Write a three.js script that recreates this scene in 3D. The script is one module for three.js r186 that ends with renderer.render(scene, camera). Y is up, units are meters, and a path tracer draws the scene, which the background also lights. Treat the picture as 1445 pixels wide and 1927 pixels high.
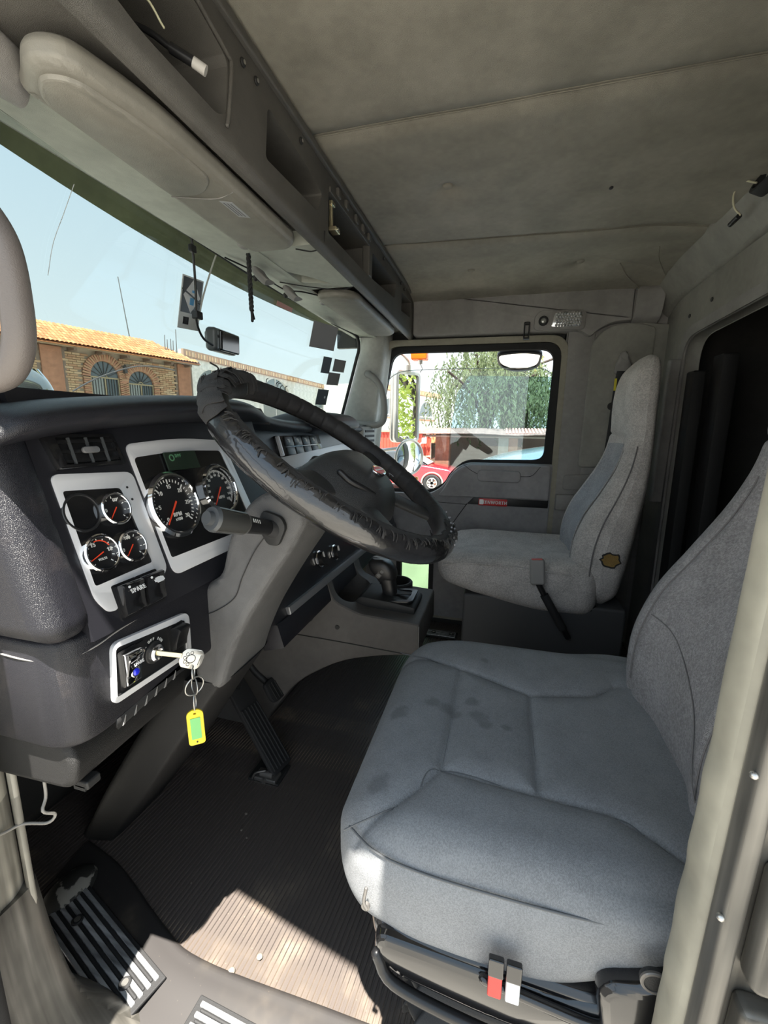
import * as THREE from 'three';
import { RoundedBoxGeometry } from 'three/addons/geometries/RoundedBoxGeometry.js';
import { mergeGeometries, mergeVertices, toCreasedNormals } from 'three/addons/utils/BufferGeometryUtils.js';
import { FontLoader } from 'three/addons/loaders/FontLoader.js';
import { TextGeometry } from 'three/addons/geometries/TextGeometry.js';
import { Brush, Evaluator, SUBTRACTION } from 'three-bvh-csg';

// World: x across the cab from the driver's door (0.12) to the passenger's (1.9), y up from the cab floor, z towards the rear.
const scene = new THREE.Scene();
const camera = new THREE.PerspectiveCamera(100.6, 1445 / 1927, 0.02, 400);
camera.position.set(-0.25, 1.03, 0);
camera.up.set(0, 1, 0);
{ // camera axes as measured from the vanishing points of the cab
  const right = new THREE.Vector3(0.262, 0.013, 0.965), up = new THREE.Vector3(0.184, 0.981, -0.063), back = new THREE.Vector3(-0.947, 0.194, 0.255);
  camera.quaternion.setFromRotationMatrix(new THREE.Matrix4().makeBasis(right, up, back)).normalize();
}
scene.add(camera);
const renderer = new THREE.WebGLRenderer({ antialias: true });
renderer.toneMapping = THREE.LinearToneMapping;
renderer.toneMappingExposure = 2.05;
renderer.shadowMap.enabled = true;
renderer.shadowMap.type = THREE.PCFSoftShadowMap;

// ---------- noise ----------
function mulberry(a) { return () => { a |= 0; a = a + 0x6D2B79F5 | 0; let t = Math.imul(a ^ a >>> 15, 1 | a); t = t + Math.imul(t ^ t >>> 7, 61 | t) ^ t; return ((t ^ t >>> 14) >>> 0) / 4294967296; }; }
const hash = (x, y, s = 0) => { let h = Math.imul(x, 374761393) + Math.imul(y, 668265263) + Math.imul(s, 1442695041) | 0; h = Math.imul(h ^ h >>> 13, 1274126177); return ((h ^ h >>> 16) >>> 0) / 4294967296; };
const sm = (t) => t * t * (3 - 2 * t);
const clamp = (x, a = 0, b = 1) => Math.min(b, Math.max(a, x));
const step = (a, b, x) => sm(clamp((x - a) / (b - a)));
const lerp = (a, b, t) => a + (b - a) * t;
function vnoise(x, y, per = 0, s = 0) {
  const xi = Math.floor(x), yi = Math.floor(y), fx = sm(x - xi), fy = sm(y - yi);
  const w = (i) => per ? ((i % per) + per) % per : i;
  return lerp(lerp(hash(w(xi), w(yi), s), hash(w(xi + 1), w(yi), s), fx), lerp(hash(w(xi), w(yi + 1), s), hash(w(xi + 1), w(yi + 1), s), fx), fy);
}
function fbm(x, y, oct = 4, per = 0, s = 0) { let a = 0.5, v = 0, n = 0; for (let i = 0; i < oct; i++) { v += a * vnoise(x, y, per, s + i); n += a; a *= 0.5; x *= 2; y *= 2; per *= 2; } return v / n; }

// ---------- sky and sun ----------
const SKY = 0.95;
{
  const W = 512, H = 256, d = new Float32Array(W * H * 4);
  for (let j = 0; j < H; j++) for (let i = 0; i < W; i++) {
    const el = ((j + 0.5) / H - 0.5) * Math.PI, t = clamp(Math.sin(Math.max(el, 0)));
    const k = Math.pow(1 - t, 2.2);
    const c = step(0.46, 0.72, fbm(i / W * 8, j / H * 14, 5, 8, 3)) * 0.55 * clamp(el * 3 + 0.15);
    const base = [lerp(0.50, 0.93, k), lerp(0.68, 0.98, k), lerp(0.88, 0.98, k)];
    const o = (j * W + i) * 4;
    for (let q = 0; q < 3; q++) d[o + q] = lerp(base[q], [1.0, 1.0, 0.99][q], c) * SKY;
    d[o + 3] = 1;
  }
  const t = new THREE.DataTexture(d, W, H, THREE.RGBAFormat, THREE.FloatType);
  t.mapping = THREE.EquirectangularReflectionMapping; t.magFilter = THREE.LinearFilter; t.minFilter = THREE.LinearFilter; t.needsUpdate = true;
  scene.background = t; scene.environment = t;
}
const sun = new THREE.DirectionalLight(new THREE.Color(1, 0.95, 0.86), 13.0);
sun.position.set(-0.33 * 20, 20, 0.06 * 20); sun.target.position.set(0, 0, 0);
sun.castShadow = true; sun.shadow.mapSize.set(2048, 2048);
Object.assign(sun.shadow.camera, { left: -25, right: 25, top: 25, bottom: -25, near: 0.5, far: 80 });
scene.add(sun, sun.target);

// ---------- geometry helpers ----------
const V = (x, y, z) => new THREE.Vector3(x, y, z);
const R = (deg) => deg * Math.PI / 180;
function boxUV(g) {
  const p = g.attributes.position, n = g.attributes.normal, uv = new Float32Array(p.count * 2);
  for (let t = 0; t < p.count; t += 3) {
    let ax = 0, ay = 0, az = 0;
    for (let k = 0; k < 3; k++) { ax += n.getX(t + k); ay += n.getY(t + k); az += n.getZ(t + k); }
    ax = Math.abs(ax); ay = Math.abs(ay); az = Math.abs(az);
    for (let k = 0; k < 3; k++) {
      const i = t + k, x = p.getX(i), y = p.getY(i), z = p.getZ(i);
      const [a, b] = ay >= ax && ay >= az ? [x, z] : ax >= az ? [z, y] : [x, y];
      uv[i * 2] = a; uv[i * 2 + 1] = b;
    }
  }
  g.setAttribute('uv', new THREE.BufferAttribute(uv, 2));
  return g;
}
function fin(g) { // plain triangles with normals and uv in metres
  if (!g.attributes.normal) g.computeVertexNormals();
  const keepUV = g.userData.keepUV;
  if (g.index) g = g.toNonIndexed();
  for (const k of Object.keys(g.attributes)) if (!['position', 'normal', 'uv', 'color'].includes(k)) g.deleteAttribute(k);
  if (!keepUV) boxUV(g);
  return g;
}
const used = {};
function numbered(name) { const n = used[name] ?? 0; used[name] = n + 1; return n ? name + '_' + String(n).padStart(3, '0') : name; }
function tag(o, label, category, group, kind) {
  if (label) o.userData.label = label;
  if (category) o.userData.category = category;
  if (group) o.userData.group = group;
  if (kind) o.userData.kind = kind;
  return o;
}
function obj(name, geos, material, parent = scene) {
  const list = (Array.isArray(geos) ? geos : [geos]).map(fin);
  const hasC = list.some((g) => g.attributes.color);
  if (hasC) list.forEach((g) => { if (!g.attributes.color) g.setAttribute('color', new THREE.BufferAttribute(new Float32Array(g.attributes.position.count * 3).fill(1), 3)); });
  const m = new THREE.Mesh(list.length > 1 ? mergeGeometries(list) : list[0], material);
  m.name = parent === scene ? numbered(name) : name; m.castShadow = m.receiveShadow = true; parent.add(m);
  return m;
}
function thing(name, label, category, group, parent = scene) { const o = new THREE.Group(); o.name = numbered(name); parent.add(o); return tag(o, label, category, group); }
function struct(name, geos, material, label, category) { const o = obj(name, geos, material); return tag(o, label, category, null, 'structure'); }
function structG(name, label, category) { const o = thing(name, label, category); o.userData.kind = 'structure'; return o; }
const box = (x0, x1, y0, y1, z0, z1, r = 0, s = 2) => (r ? new RoundedBoxGeometry(x1 - x0, y1 - y0, z1 - z0, s, r) : new THREE.BoxGeometry(x1 - x0, y1 - y0, z1 - z0)).translate((x0 + x1) / 2, (y0 + y1) / 2, (z0 + z1) / 2);
function tube(pts, r, rs = 8, closed = false, seg = 0, tension = 0.5) {
  const c = new THREE.CatmullRomCurve3(pts.map((p) => p.isVector3 ? p : V(...p)), closed, 'catmullrom', tension);
  const s = seg || Math.max(6, pts.length * 6), g = new THREE.TubeGeometry(c, s, r, rs, closed);
  if (closed) return g;
  const caps = [0, 1].map((t) => { const q = new THREE.SphereGeometry(r * 0.999, rs, 4); const p = c.getPoint(t); return q.translate(p.x, p.y, p.z); });
  return mergeGeometries([g, ...caps].map((x) => { x = x.toNonIndexed(); return x; }));
}
function rod(a, b, r, r2 = r, rs = 16) { // straight cylinder from a to b
  a = a.isVector3 ? a : V(...a); b = b.isVector3 ? b : V(...b);
  const d = b.clone().sub(a), g = new THREE.CylinderGeometry(r2, r, d.length(), rs);
  g.applyQuaternion(new THREE.Quaternion().setFromUnitVectors(V(0, 1, 0), d.clone().normalize()));
  return g.translate((a.x + b.x) / 2, (a.y + b.y) / 2, (a.z + b.z) / 2);
}
function frame(o, u, v) { // matrix with origin o, axes u, v and u x v
  o = o.isVector3 ? o : V(...o); u = (u.isVector3 ? u.clone() : V(...u)).normalize(); v = (v.isVector3 ? v.clone() : V(...v));
  const n = u.clone().cross(v).normalize(); v = n.clone().cross(u);
  return new THREE.Matrix4().makeBasis(u, v, n).setPosition(o);
}
function shapeOf(pts, holes = []) {
  const cw = (q) => { const v = q.map((p) => new THREE.Vector2(p[0], p[1])); return THREE.ShapeUtils.isClockWise(v) ? v : v.reverse(); };
  const s = new THREE.Shape(cw(pts));
  for (const h of holes) s.holes.push(new THREE.Path(cw(h)));
  return s;
}
function ext(pts, depth, m, { holes = [], bevel = 0, bs = 2, cs = 12 } = {}) { // extrude a 2-D outline along the frame's normal
  const g = new THREE.ExtrudeGeometry(shapeOf(pts, holes), { depth: Math.max(depth - 2 * bevel, 1e-4), bevelEnabled: bevel > 0, bevelSize: bevel, bevelThickness: bevel, bevelOffset: -bevel, bevelSegments: bs, curveSegments: cs });
  if (bevel) g.translate(0, 0, bevel);
  return toCreasedNormals(g.applyMatrix4(m), 0.6);
}
const AX = (x) => frame([x, 0, 0], [0, 0, 1], [0, 1, 0]); // outline in (z, y), extruded towards -x
const AZ = (z) => frame([0, 0, z], [1, 0, 0], [0, 1, 0]); // outline in (x, y), extruded towards +z
const AY = (y) => frame([0, y, 0], [1, 0, 0], [0, 0, 1]); // outline in (x, z), extruded towards -y
function rr(x0, x1, y0, y1, r, n = 6) { // rounded rectangle outline
  const out = []; const c = [[x1 - r, y0 + r, -90], [x1 - r, y1 - r, 0], [x0 + r, y1 - r, 90], [x0 + r, y0 + r, 180]];
  for (const [cx, cy, a] of c) for (let i = 0; i <= n; i++) { const t = R(a + 90 * i / n); out.push([cx + r * Math.cos(t), cy + r * Math.sin(t)]); }
  return out;
}
function smooth2(pts, n = 6, closed = true) { const c = new THREE.CatmullRomCurve3(pts.map((p) => V(p[0], p[1], 0)), closed, 'catmullrom', 0.5); return c.getPoints(pts.length * n).slice(0, closed ? -1 : undefined).map((p) => [p.x, p.y]); }
function roundPoly(pts, r, n = 5) { // polygon with rounded corners; r one number or one per corner
  const out = [];
  pts.forEach((p, i) => {
    const a = pts[(i + pts.length - 1) % pts.length], b = pts[(i + 1) % pts.length], rad = p[2] ?? r;
    const P = new THREE.Vector2(p[0], p[1]), A = new THREE.Vector2(a[0], a[1]).sub(P), B = new THREE.Vector2(b[0], b[1]).sub(P);
    const k = Math.min(rad, A.length() * 0.48, B.length() * 0.48); A.setLength(k).add(P); B.setLength(k).add(P);
    if (k < 1e-5) { out.push([P.x, P.y]); return; }
    for (let j = 0; j <= n; j++) { const t = j / n, q = (1 - t) * (1 - t), w = 2 * t * (1 - t), e = t * t; out.push([A.x * q + P.x * w + B.x * e, A.y * q + P.y * w + B.y * e]); }
  });
  return out;
}
function grid(fn, nu, nv, closeU = false) { // surface fn(u, v) -> Vector3
  const pos = [], idx = [], uv = [];
  for (let j = 0; j <= nv; j++) for (let i = 0; i <= nu; i++) { const p = fn(i / nu, j / nv); pos.push(p.x, p.y, p.z); uv.push(i / nu, j / nv); }
  for (let j = 0; j < nv; j++) for (let i = 0; i < nu; i++) { const a = j * (nu + 1) + i, b = a + 1, c = a + nu + 1, d = c + 1; idx.push(a, b, d, a, d, c); }
  const g = new THREE.BufferGeometry(); g.setAttribute('position', new THREE.Float32BufferAttribute(pos, 3)); g.setAttribute('uv', new THREE.Float32BufferAttribute(uv, 2)); g.setIndex(idx);
  g.computeVertexNormals();
  if (closeU) { const n = g.attributes.normal; for (let j = 0; j <= nv; j++) { const a = j * (nu + 1), b = a + nu; const s = V(n.getX(a) + n.getX(b), n.getY(a) + n.getY(b), n.getZ(a) + n.getZ(b)).normalize(); n.setXYZ(a, s.x, s.y, s.z); n.setXYZ(b, s.x, s.y, s.z); } }
  return g;
}
function loft(rows, { nu = 0, nv = 0, caps = true, closed = true } = {}) { // rows of cross-sections, each a list of [x,y,z]; smooth through them
  const cu = rows.map((r) => new THREE.CatmullRomCurve3(r.map((p) => p.isVector3 ? p : V(...p)), closed, 'catmullrom', 0.5));
  const U = nu || rows[0].length * 4, W = nv || rows.length * 4;
  const cols = []; for (let i = 0; i <= U; i++) cols.push(new THREE.CatmullRomCurve3(cu.map((c) => c.getPoint(closed ? (i % U) / U : i / U)), false, 'catmullrom', 0.5));
  const g = grid((u, v) => cols[Math.round(u * U)].getPoint(v), U, W, closed);
  if (!caps || !closed) return g;
  const parts = [g.toNonIndexed()];
  for (const v of [0, 1]) {
    const ring = []; for (let i = 0; i < U; i++) ring.push(cols[i].getPoint(v));
    const c = ring.reduce((s, p) => s.add(p), V(0, 0, 0)).divideScalar(U), pos = [];
    for (let i = 0; i < U; i++) { const a = ring[i], b = ring[(i + 1) % U], t = v ? [c, a, b] : [c, b, a]; t.forEach((p) => pos.push(p.x, p.y, p.z)); }
    const k = new THREE.BufferGeometry(); k.setAttribute('position', new THREE.Float32BufferAttribute(pos, 3)); k.setAttribute('uv', new THREE.Float32BufferAttribute(new Float32Array(pos.length / 3 * 2), 2)); k.computeVertexNormals(); parts.push(k);
  }
  return mergeGeometries(parts);
}
function sheet(fn, nu, nv, t, nrm) { // a surface with thickness t
  const g = grid(fn, nu, nv), n = g.attributes.normal, p = g.attributes.position, h = g.clone(), q = h.attributes.position, sgn = nrm ?? 1;
  for (let i = 0; i < p.count; i++) q.setXYZ(i, p.getX(i) - sgn * t * n.getX(i), p.getY(i) - sgn * t * n.getY(i), p.getZ(i) - sgn * t * n.getZ(i));
  const id = h.index.array; for (let i = 0; i < id.length; i += 3) { const a = id[i]; id[i] = id[i + 1]; id[i + 1] = a; } h.computeVertexNormals();
  const edge = [], P = (k, i) => (k ? q : p), push = (k, i) => edge.push(P(k).getX(i), P(k).getY(i), P(k).getZ(i));
  const per = []; for (let i = 0; i < nu; i++) per.push(i); for (let j = 0; j < nv; j++) per.push(j * (nu + 1) + nu); for (let i = nu; i > 0; i--) per.push(nv * (nu + 1) + i); for (let j = nv; j > 0; j--) per.push(j * (nu + 1));
  per.forEach((a, k) => { const b = per[(k + 1) % per.length]; push(0, a); push(1, a); push(1, b); push(0, a); push(1, b); push(0, b); });
  const e = new THREE.BufferGeometry(); e.setAttribute('position', new THREE.Float32BufferAttribute(edge, 3)); e.setAttribute('uv', new THREE.Float32BufferAttribute(new Float32Array(edge.length / 3 * 2), 2)); e.computeVertexNormals();
  return mergeGeometries([g.toNonIndexed(), h.toNonIndexed(), e]);
}
function warp(g, fn) { // move every vertex, then new normals on welded vertices
  g = g.clone(); g.deleteAttribute('uv'); g.deleteAttribute('normal'); g = mergeVertices(g, 1e-5);
  const p = g.attributes.position, v = V(0, 0, 0);
  for (let i = 0; i < p.count; i++) { v.fromBufferAttribute(p, i); fn(v); p.setXYZ(i, v.x, v.y, v.z); }
  g.computeVertexNormals(); return g;
}
function rbox(w, h, d, r, nx, ny, nz) { // box with large round edges and dense faces, centred
  return warp(new THREE.BoxGeometry(w, h, d, nx, ny, nz), (v) => {
    const ix = w / 2 - r, iy = h / 2 - r, iz = d / 2 - r, c = V(clamp(v.x, -ix, ix), clamp(v.y, -iy, iy), clamp(v.z, -iz, iz)), e = v.clone().sub(c);
    if (e.length() > 1e-9) v.copy(c).add(e.setLength(r));
  });
}
function disc(r, depth, m, seg = 32) { const g = new THREE.CylinderGeometry(r, r, depth, seg); g.rotateX(Math.PI / 2).translate(0, 0, depth / 2); return g.applyMatrix4(m); }
function ring(ro, ri, depth, m, bevel = 0, seg = 40) { // flat ring standing on the frame's plane
  const b = Math.min(bevel, (ro - ri) * 0.45, depth * 0.9);
  const p = [[ri, 0], [ro, 0], [ro, depth - b], [ro - b, depth], [ri + b * 0.5, depth], [ri, depth - b * 0.5], [ri, 0]].map((a) => new THREE.Vector2(...a));
  return toCreasedNormals(new THREE.LatheGeometry(p, seg), 0.7).rotateX(Math.PI / 2).applyMatrix4(m);
}
const distSeg = (x, y, a, b) => { const dx = b[0] - a[0], dy = b[1] - a[1], t = clamp(((x - a[0]) * dx + (y - a[1]) * dy) / (dx * dx + dy * dy)); return Math.hypot(x - a[0] - t * dx, y - a[1] - t * dy); };
const distLine = (x, y, pts) => { let d = 9; for (let i = 0; i + 1 < pts.length; i++) d = Math.min(d, distSeg(x, y, pts[i], pts[i + 1])); return d; };

// ---------- textures and materials ----------
function tex(n, fn, { srgb = false, size = 1, ch = 1, ny = n } = {}) {
  const d = new Uint8Array(n * ny * 4);
  for (let j = 0; j < ny; j++) for (let i = 0; i < n; i++) { const v = fn(i / n, j / ny), o = (j * n + i) * 4, c = Array.isArray(v) ? v : [v, v, v]; for (let q = 0; q < 3; q++) d[o + q] = clamp(c[q]) * 255; d[o + 3] = 255; }
  const t = new THREE.DataTexture(d, n, ny, THREE.RGBAFormat); t.wrapS = t.wrapT = THREE.RepeatWrapping; t.magFilter = t.minFilter = THREE.LinearFilter;
  if (srgb) t.colorSpace = THREE.SRGBColorSpace; t.repeat.set(1 / size, 1 / size); t.needsUpdate = true; return t;
}
// leather grain: cell pattern
function cells(u, v, n, s) { const x = u * n, y = v * n, xi = Math.floor(x), yi = Math.floor(y); let a = 9, b = 9; for (let j = -1; j <= 1; j++) for (let i = -1; i <= 1; i++) { const cx = xi + i, cy = yi + j, wx = ((cx % n) + n) % n, wy = ((cy % n) + n) % n; const d = Math.hypot(cx + hash(wx, wy, s) - x, cy + hash(wx, wy, s + 9) - y); if (d < a) { b = a; a = d; } else if (d < b) b = d; } return b - a; }
const T = {
  grain: tex(512, (u, v) => step(0, 0.35, cells(u, v, 64, 1)) * 0.8 + 0.2 * fbm(u * 32, v * 32, 3, 32, 5), { size: 0.09 }),
  fine: tex(256, (u, v) => fbm(u * 64, v * 64, 2, 64, 7), { size: 0.06 }),
  weave: tex(256, (u, v) => 0.5 + 0.22 * Math.sin(u * Math.PI * 2 * 48) * Math.cos(v * Math.PI * 2 * 48) + 0.28 * fbm(u * 64, v * 64, 2, 64, 2), { size: 0.08 }),
  plush: tex(512, (u, v) => fbm(u * 128, v * 128, 3, 128, 4), { size: 0.12 }),
  blot: tex(512, (u, v) => { const a = fbm(u * 6, v * 6, 5, 6, 11), b = fbm(u * 40, v * 40, 3, 40, 12); return clamp(0.93 + 0.20 * (a - 0.5) + 0.08 * (b - 0.5)); }, { srgb: true, size: 0.55 }),
  plushMap: tex(512, (u, v) => { const a = fbm(u * 7, v * 7, 5, 7, 21), b = fbm(u * 128, v * 128, 2, 128, 22); return clamp(0.90 + 0.16 * (a - 0.5) + 0.30 * (b - 0.5)); }, { srgb: true, size: 0.3 }),
  clothMap: tex(512, (u, v) => clamp(0.93 + 0.09 * (fbm(u * 9, v * 9, 5, 9, 23) - 0.5) + 0.15 * (hash(Math.floor(u * 256), Math.floor(v * 256), 24) - 0.5)), { srgb: true, size: 0.26 }),
  dust: tex(1024, (u, v) => { const a = step(0.52, 0.78, fbm(u * 5, v * 5, 5, 5, 31)), b = fbm(u * 60, v * 60, 4, 60, 32), s = hash(Math.floor(u * 512), Math.floor(v * 512), 33) > 0.9985 ? 0.5 : 0; const k = clamp(a * (0.35 + 0.9 * b) * 0.7 + s); return [lerp(0.55, 1, k), lerp(0.54, 0.94, k), lerp(0.55, 0.86, k)]; }, { srgb: true, size: 0.7 }),
  scuff: tex(512, (u, v) => { const a = step(0.55, 0.8, fbm(u * 6, v * 6, 5, 6, 41)), b = fbm(u * 50, v * 50, 3, 50, 42); const k = clamp(a * b * 1.4); return [lerp(0.62, 1, k), lerp(0.62, 0.93, k), lerp(0.66, 0.86, k)]; }, { srgb: true, size: 0.4 }),
  rough: tex(256, (u, v) => 0.62 + 0.5 * (fbm(u * 8, v * 8, 4, 8, 51) - 0.5), { size: 0.35 }),
  streak: tex(256, (u, v) => clamp(0.75 + 0.5 * (fbm(u * 64, v * 3, 3, 0, 61) - 0.5) + 0.4 * (fbm(u * 6, v * 6, 4, 6, 62) - 0.5)), { srgb: true, size: 0.5 }),
};
function mat(rgb, roughness = 0.7, o = {}) { const m = new THREE.MeshPhysicalMaterial({ roughness, side: THREE.DoubleSide, ...o }); m.color.setRGB(...rgb); return m; }
const M = {
  ceiling: mat([0.42, 0.395, 0.33], 0.55, { map: T.blot, bumpMap: T.grain, bumpScale: 0.0004, specularIntensity: 0.5 }),
  header: mat([0.36, 0.35, 0.315], 0.5, { map: T.blot, bumpMap: T.grain, bumpScale: 0.0003 }),
  taupe: mat([0.37, 0.355, 0.34], 0.55, { map: T.blot, bumpMap: T.grain, bumpScale: 0.0003 }),
  dark: mat([0.02, 0.02, 0.02], 0.6, { bumpMap: T.fine, bumpScale: 0.0002 }),
  dash: mat([0.028, 0.028, 0.036], 0.42, { map: T.scuff, bumpMap: T.grain, bumpScale: 0.0003 }),
  dashSmooth: mat([0.016, 0.016, 0.02], 0.32, { bumpMap: T.fine, bumpScale: 0.0001 }),
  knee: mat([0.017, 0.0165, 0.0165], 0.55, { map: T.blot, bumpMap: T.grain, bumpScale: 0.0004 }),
  column: mat([0.155, 0.152, 0.15], 0.5, { map: T.blot, bumpMap: T.grain, bumpScale: 0.0004 }),
  silver: mat([0.78, 0.78, 0.8], 0.35, { metalness: 0.2 }),
  chrome: mat([0.92, 0.92, 0.93], 0.06, { metalness: 1 }),
  steel: mat([0.55, 0.54, 0.51], 0.35, { metalness: 0.9 }),
  black: mat([0.012, 0.012, 0.013], 0.35),
  blackGloss: mat([0.010, 0.010, 0.011], 0.12, { clearcoat: 0.6, clearcoatRoughness: 0.1 }),
  rubber: mat([0.022, 0.022, 0.023], 0.7, { bumpMap: T.fine, bumpScale: 0.0002 }),
  mat: mat([0.37, 0.325, 0.28], 0.36, { map: T.dust }),
  cream: mat([0.4, 0.375, 0.3], 0.6, { map: T.blot }),
  pillarMetal: mat([0.27, 0.255, 0.225], 0.4, { metalness: 0.35, map: T.streak }),
  white: mat([0.8, 0.8, 0.8], 0.5),
  red: mat([0.62, 0.03, 0.03], 0.35),
  needle: mat([0.9, 0.07, 0.02], 0.5),
  mark: mat([0.75, 0.75, 0.72], 0.6),
  seatA: mat([0.275, 0.283, 0.294], 0.95, { map: T.clothMap, bumpMap: T.weave, bumpScale: 0.0006, sheen: 0.35, sheenRoughness: 0.5 }),
  seatB: mat([0.4, 0.385, 0.39], 0.95, { map: T.plushMap, bumpMap: T.plush, bumpScale: 0.0012, sheen: 0.5, sheenRoughness: 0.5 }),
  seatP: mat([0.66, 0.62, 0.59], 0.95, { map: T.plushMap, bumpMap: T.plush, bumpScale: 0.0010, sheen: 0.5, sheenRoughness: 0.5 }),
  thread: mat([0.13, 0.135, 0.14], 0.9),
  clearGlass: mat([0.97, 0.985, 0.98], 0.0, { transmission: 1, thickness: 0, ior: 1.5, specularIntensity: 0.6 }),
  windshield: mat([0.69, 0.73, 0.71], 0.0, { transmission: 1, thickness: 0, ior: 1.5, specularIntensity: 0.6 }),
  greenGlass: mat([0.5, 0.63, 0.5], 0.0, { transmission: 1, thickness: 0, ior: 1.5 }),
};
M.sill = mat([0.115, 0.108, 0.1], 0.55, { map: T.dust });
M.wornSill = mat([0.34, 0.32, 0.28], 0.7, { map: tex(256, (u, v) => { const k = step(0.5, 0.56, fbm(u * 5, v * 5, 5, 5, 81)); return lerp(0.35, 1, k); }, { srgb: true, size: 0.16 }) });
M.alu = mat([0.90, 0.92, 0.94], 0.3, { metalness: 0.25, map: T.streak });
M.pillarGrey = mat([0.6, 0.61, 0.57], 0.5, { map: T.blot, bumpMap: T.grain, bumpScale: 0.0002 });
M.doorPanel = mat([0.42, 0.41, 0.42], 0.5, { map: T.blot, bumpMap: T.grain, bumpScale: 0.0004 });
M.visor = mat([0.31, 0.295, 0.255], 0.5, { map: T.blot, bumpMap: T.fine, bumpScale: 0.0002 });
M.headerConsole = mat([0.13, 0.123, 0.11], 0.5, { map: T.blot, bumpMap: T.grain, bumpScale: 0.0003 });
M.brass = mat([0.72, 0.64, 0.42], 0.3, { metalness: 0.9 });
M.camGrey = mat([0.12, 0.135, 0.14], 0.35);
M.dial = mat([0.012, 0.012, 0.013], 0.3);
M.lcd = mat([0.022, 0.036, 0.025], 0.15);
M.silverDull = mat([0.30, 0.30, 0.31], 0.4, { metalness: 0.5 });
M.smokeGrey = mat([0.05, 0.05, 0.047], 0.18, { clearcoat: 0.5 });
M.knobGrey = mat([0.07, 0.075, 0.08], 0.35);
M.wheelMatte = mat([0.022, 0.021, 0.022], 0.5, { bumpMap: T.grain, bumpScale: 0.0003 });
M.leather = mat([0.011, 0.011, 0.012], 0.2, { clearcoat: 1, clearcoatRoughness: 0.07, bumpMap: T.grain, bumpScale: 0.00012 });
M.lining = mat([0.032, 0.030, 0.029], 0.8, { bumpMap: T.fine, bumpScale: 0.0004 });
M.hubPad = mat([0.035, 0.035, 0.035], 0.4, { bumpMap: T.grain, bumpScale: 0.0005 });
M.console = mat([0.13, 0.12, 0.112], 0.55, { map: T.blot, bumpMap: T.grain, bumpScale: 0.0004 });
M.steelDark = mat([0.2, 0.19, 0.18], 0.5, { metalness: 0.7 });
M.mirror = mat([0.95, 0.95, 0.95], 0.01, { metalness: 1 });
M.seatSeam = mat([0.19, 0.18, 0.18], 0.9);
M.seatInsert = mat([0.44, 0.44, 0.46], 0.9, { map: T.plushMap, bumpMap: T.weave, bumpScale: 0.0006 });
M.seatBox = mat([0.07, 0.07, 0.073], 0.6);
M.headerPanLit = mat([0.58, 0.60, 0.52], 0.5, { map: T.blot, bumpMap: T.grain, bumpScale: 0.0002 });  // console plastic lightened: light reaching the underside is put into the colour
M.knobBlack = mat([0.016, 0.016, 0.017], 0.38);
M.handleGrey = mat([0.30, 0.30, 0.285], 0.45);
M.sleeper = mat([0.075, 0.073, 0.07], 0.7, { map: T.blot });  // colour darkened to stand in for the lack of light in there
M.jamb = mat([0.62, 0.58, 0.49], 0.5, { map: T.streak });
const fontBold = await new FontLoader().loadAsync('fonts/droid/droid_sans_bold.typeface.json');
const fontReg = await new FontLoader().loadAsync('fonts/droid/droid_sans_regular.typeface.json');
function text(s, size, m, depth = 0.0006, font = fontBold) { // letters centred on the frame's origin
  const g = new TextGeometry(s, { font, size, depth, curveSegments: 3 }); g.computeBoundingBox(); const b = g.boundingBox;
  return g.translate(-(b.min.x + b.max.x) / 2, -(b.min.y + b.max.y) / 2, 0).applyMatrix4(m);
}

// ================= THE CAB SHELL =================
const pt = (x, y, z) => [x, y, z];
// floor: ribbed rubber mat, ribs run across the cab
{
  const f = structG('floor', 'black ribbed rubber floor mat, dusty, running across the cab', 'floor');
  const pos = [], P = 0.0105, x0 = 0.27, x1 = 1.9, sh = 0.085; const prof = [];
  for (let z = -1.12; z < 0.72; z += P) prof.push([z, 0], [z + P * 0.30, 0.0], [z + P * 0.40, 0.0028], [z + P * 0.90, 0.0028]);
  const nx = 8;
  for (let i = 0; i + 1 < prof.length; i++) for (let k = 0; k < nx; k++) {
    const a = prof[i], b = prof[i + 1], xa = lerp(x0, x1, k / nx), xb = lerp(x0, x1, (k + 1) / nx), Q = (p, x) => [x, p[1], p[0] + sh * (x - 0.9)];
    for (const q of [Q(a, xa), Q(b, xb), Q(a, xb), Q(a, xa), Q(b, xa), Q(b, xb)]) pos.push(...q);
  }
  const g = new THREE.BufferGeometry(); g.setAttribute('position', new THREE.Float32BufferAttribute(pos, 3)); g.computeVertexNormals();
  const mm = obj('ribbed_mat', g, M.mat, f); mm.userData.label = 'black ribbed rubber mat with dust';
  obj('floor_pan', box(0.27, 1.92, -0.05, -0.002, -1.2, 2.2), M.dark, f);
}
// firewall and footwell
struct('wall_front', [box(0.06, 1.95, 0.90, 1.03, -1.2, -0.86), ext(roundPoly([[-1.12, 0.0], [-1.02, 0.12], [-1.0, 0.6], [-1.0, 1.02], [-1.16, 1.02], [-1.2, -0.05]], 0.03), 1.84, AX(1.92))], M.dark, 'dark firewall behind the pedals', 'wall');
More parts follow.
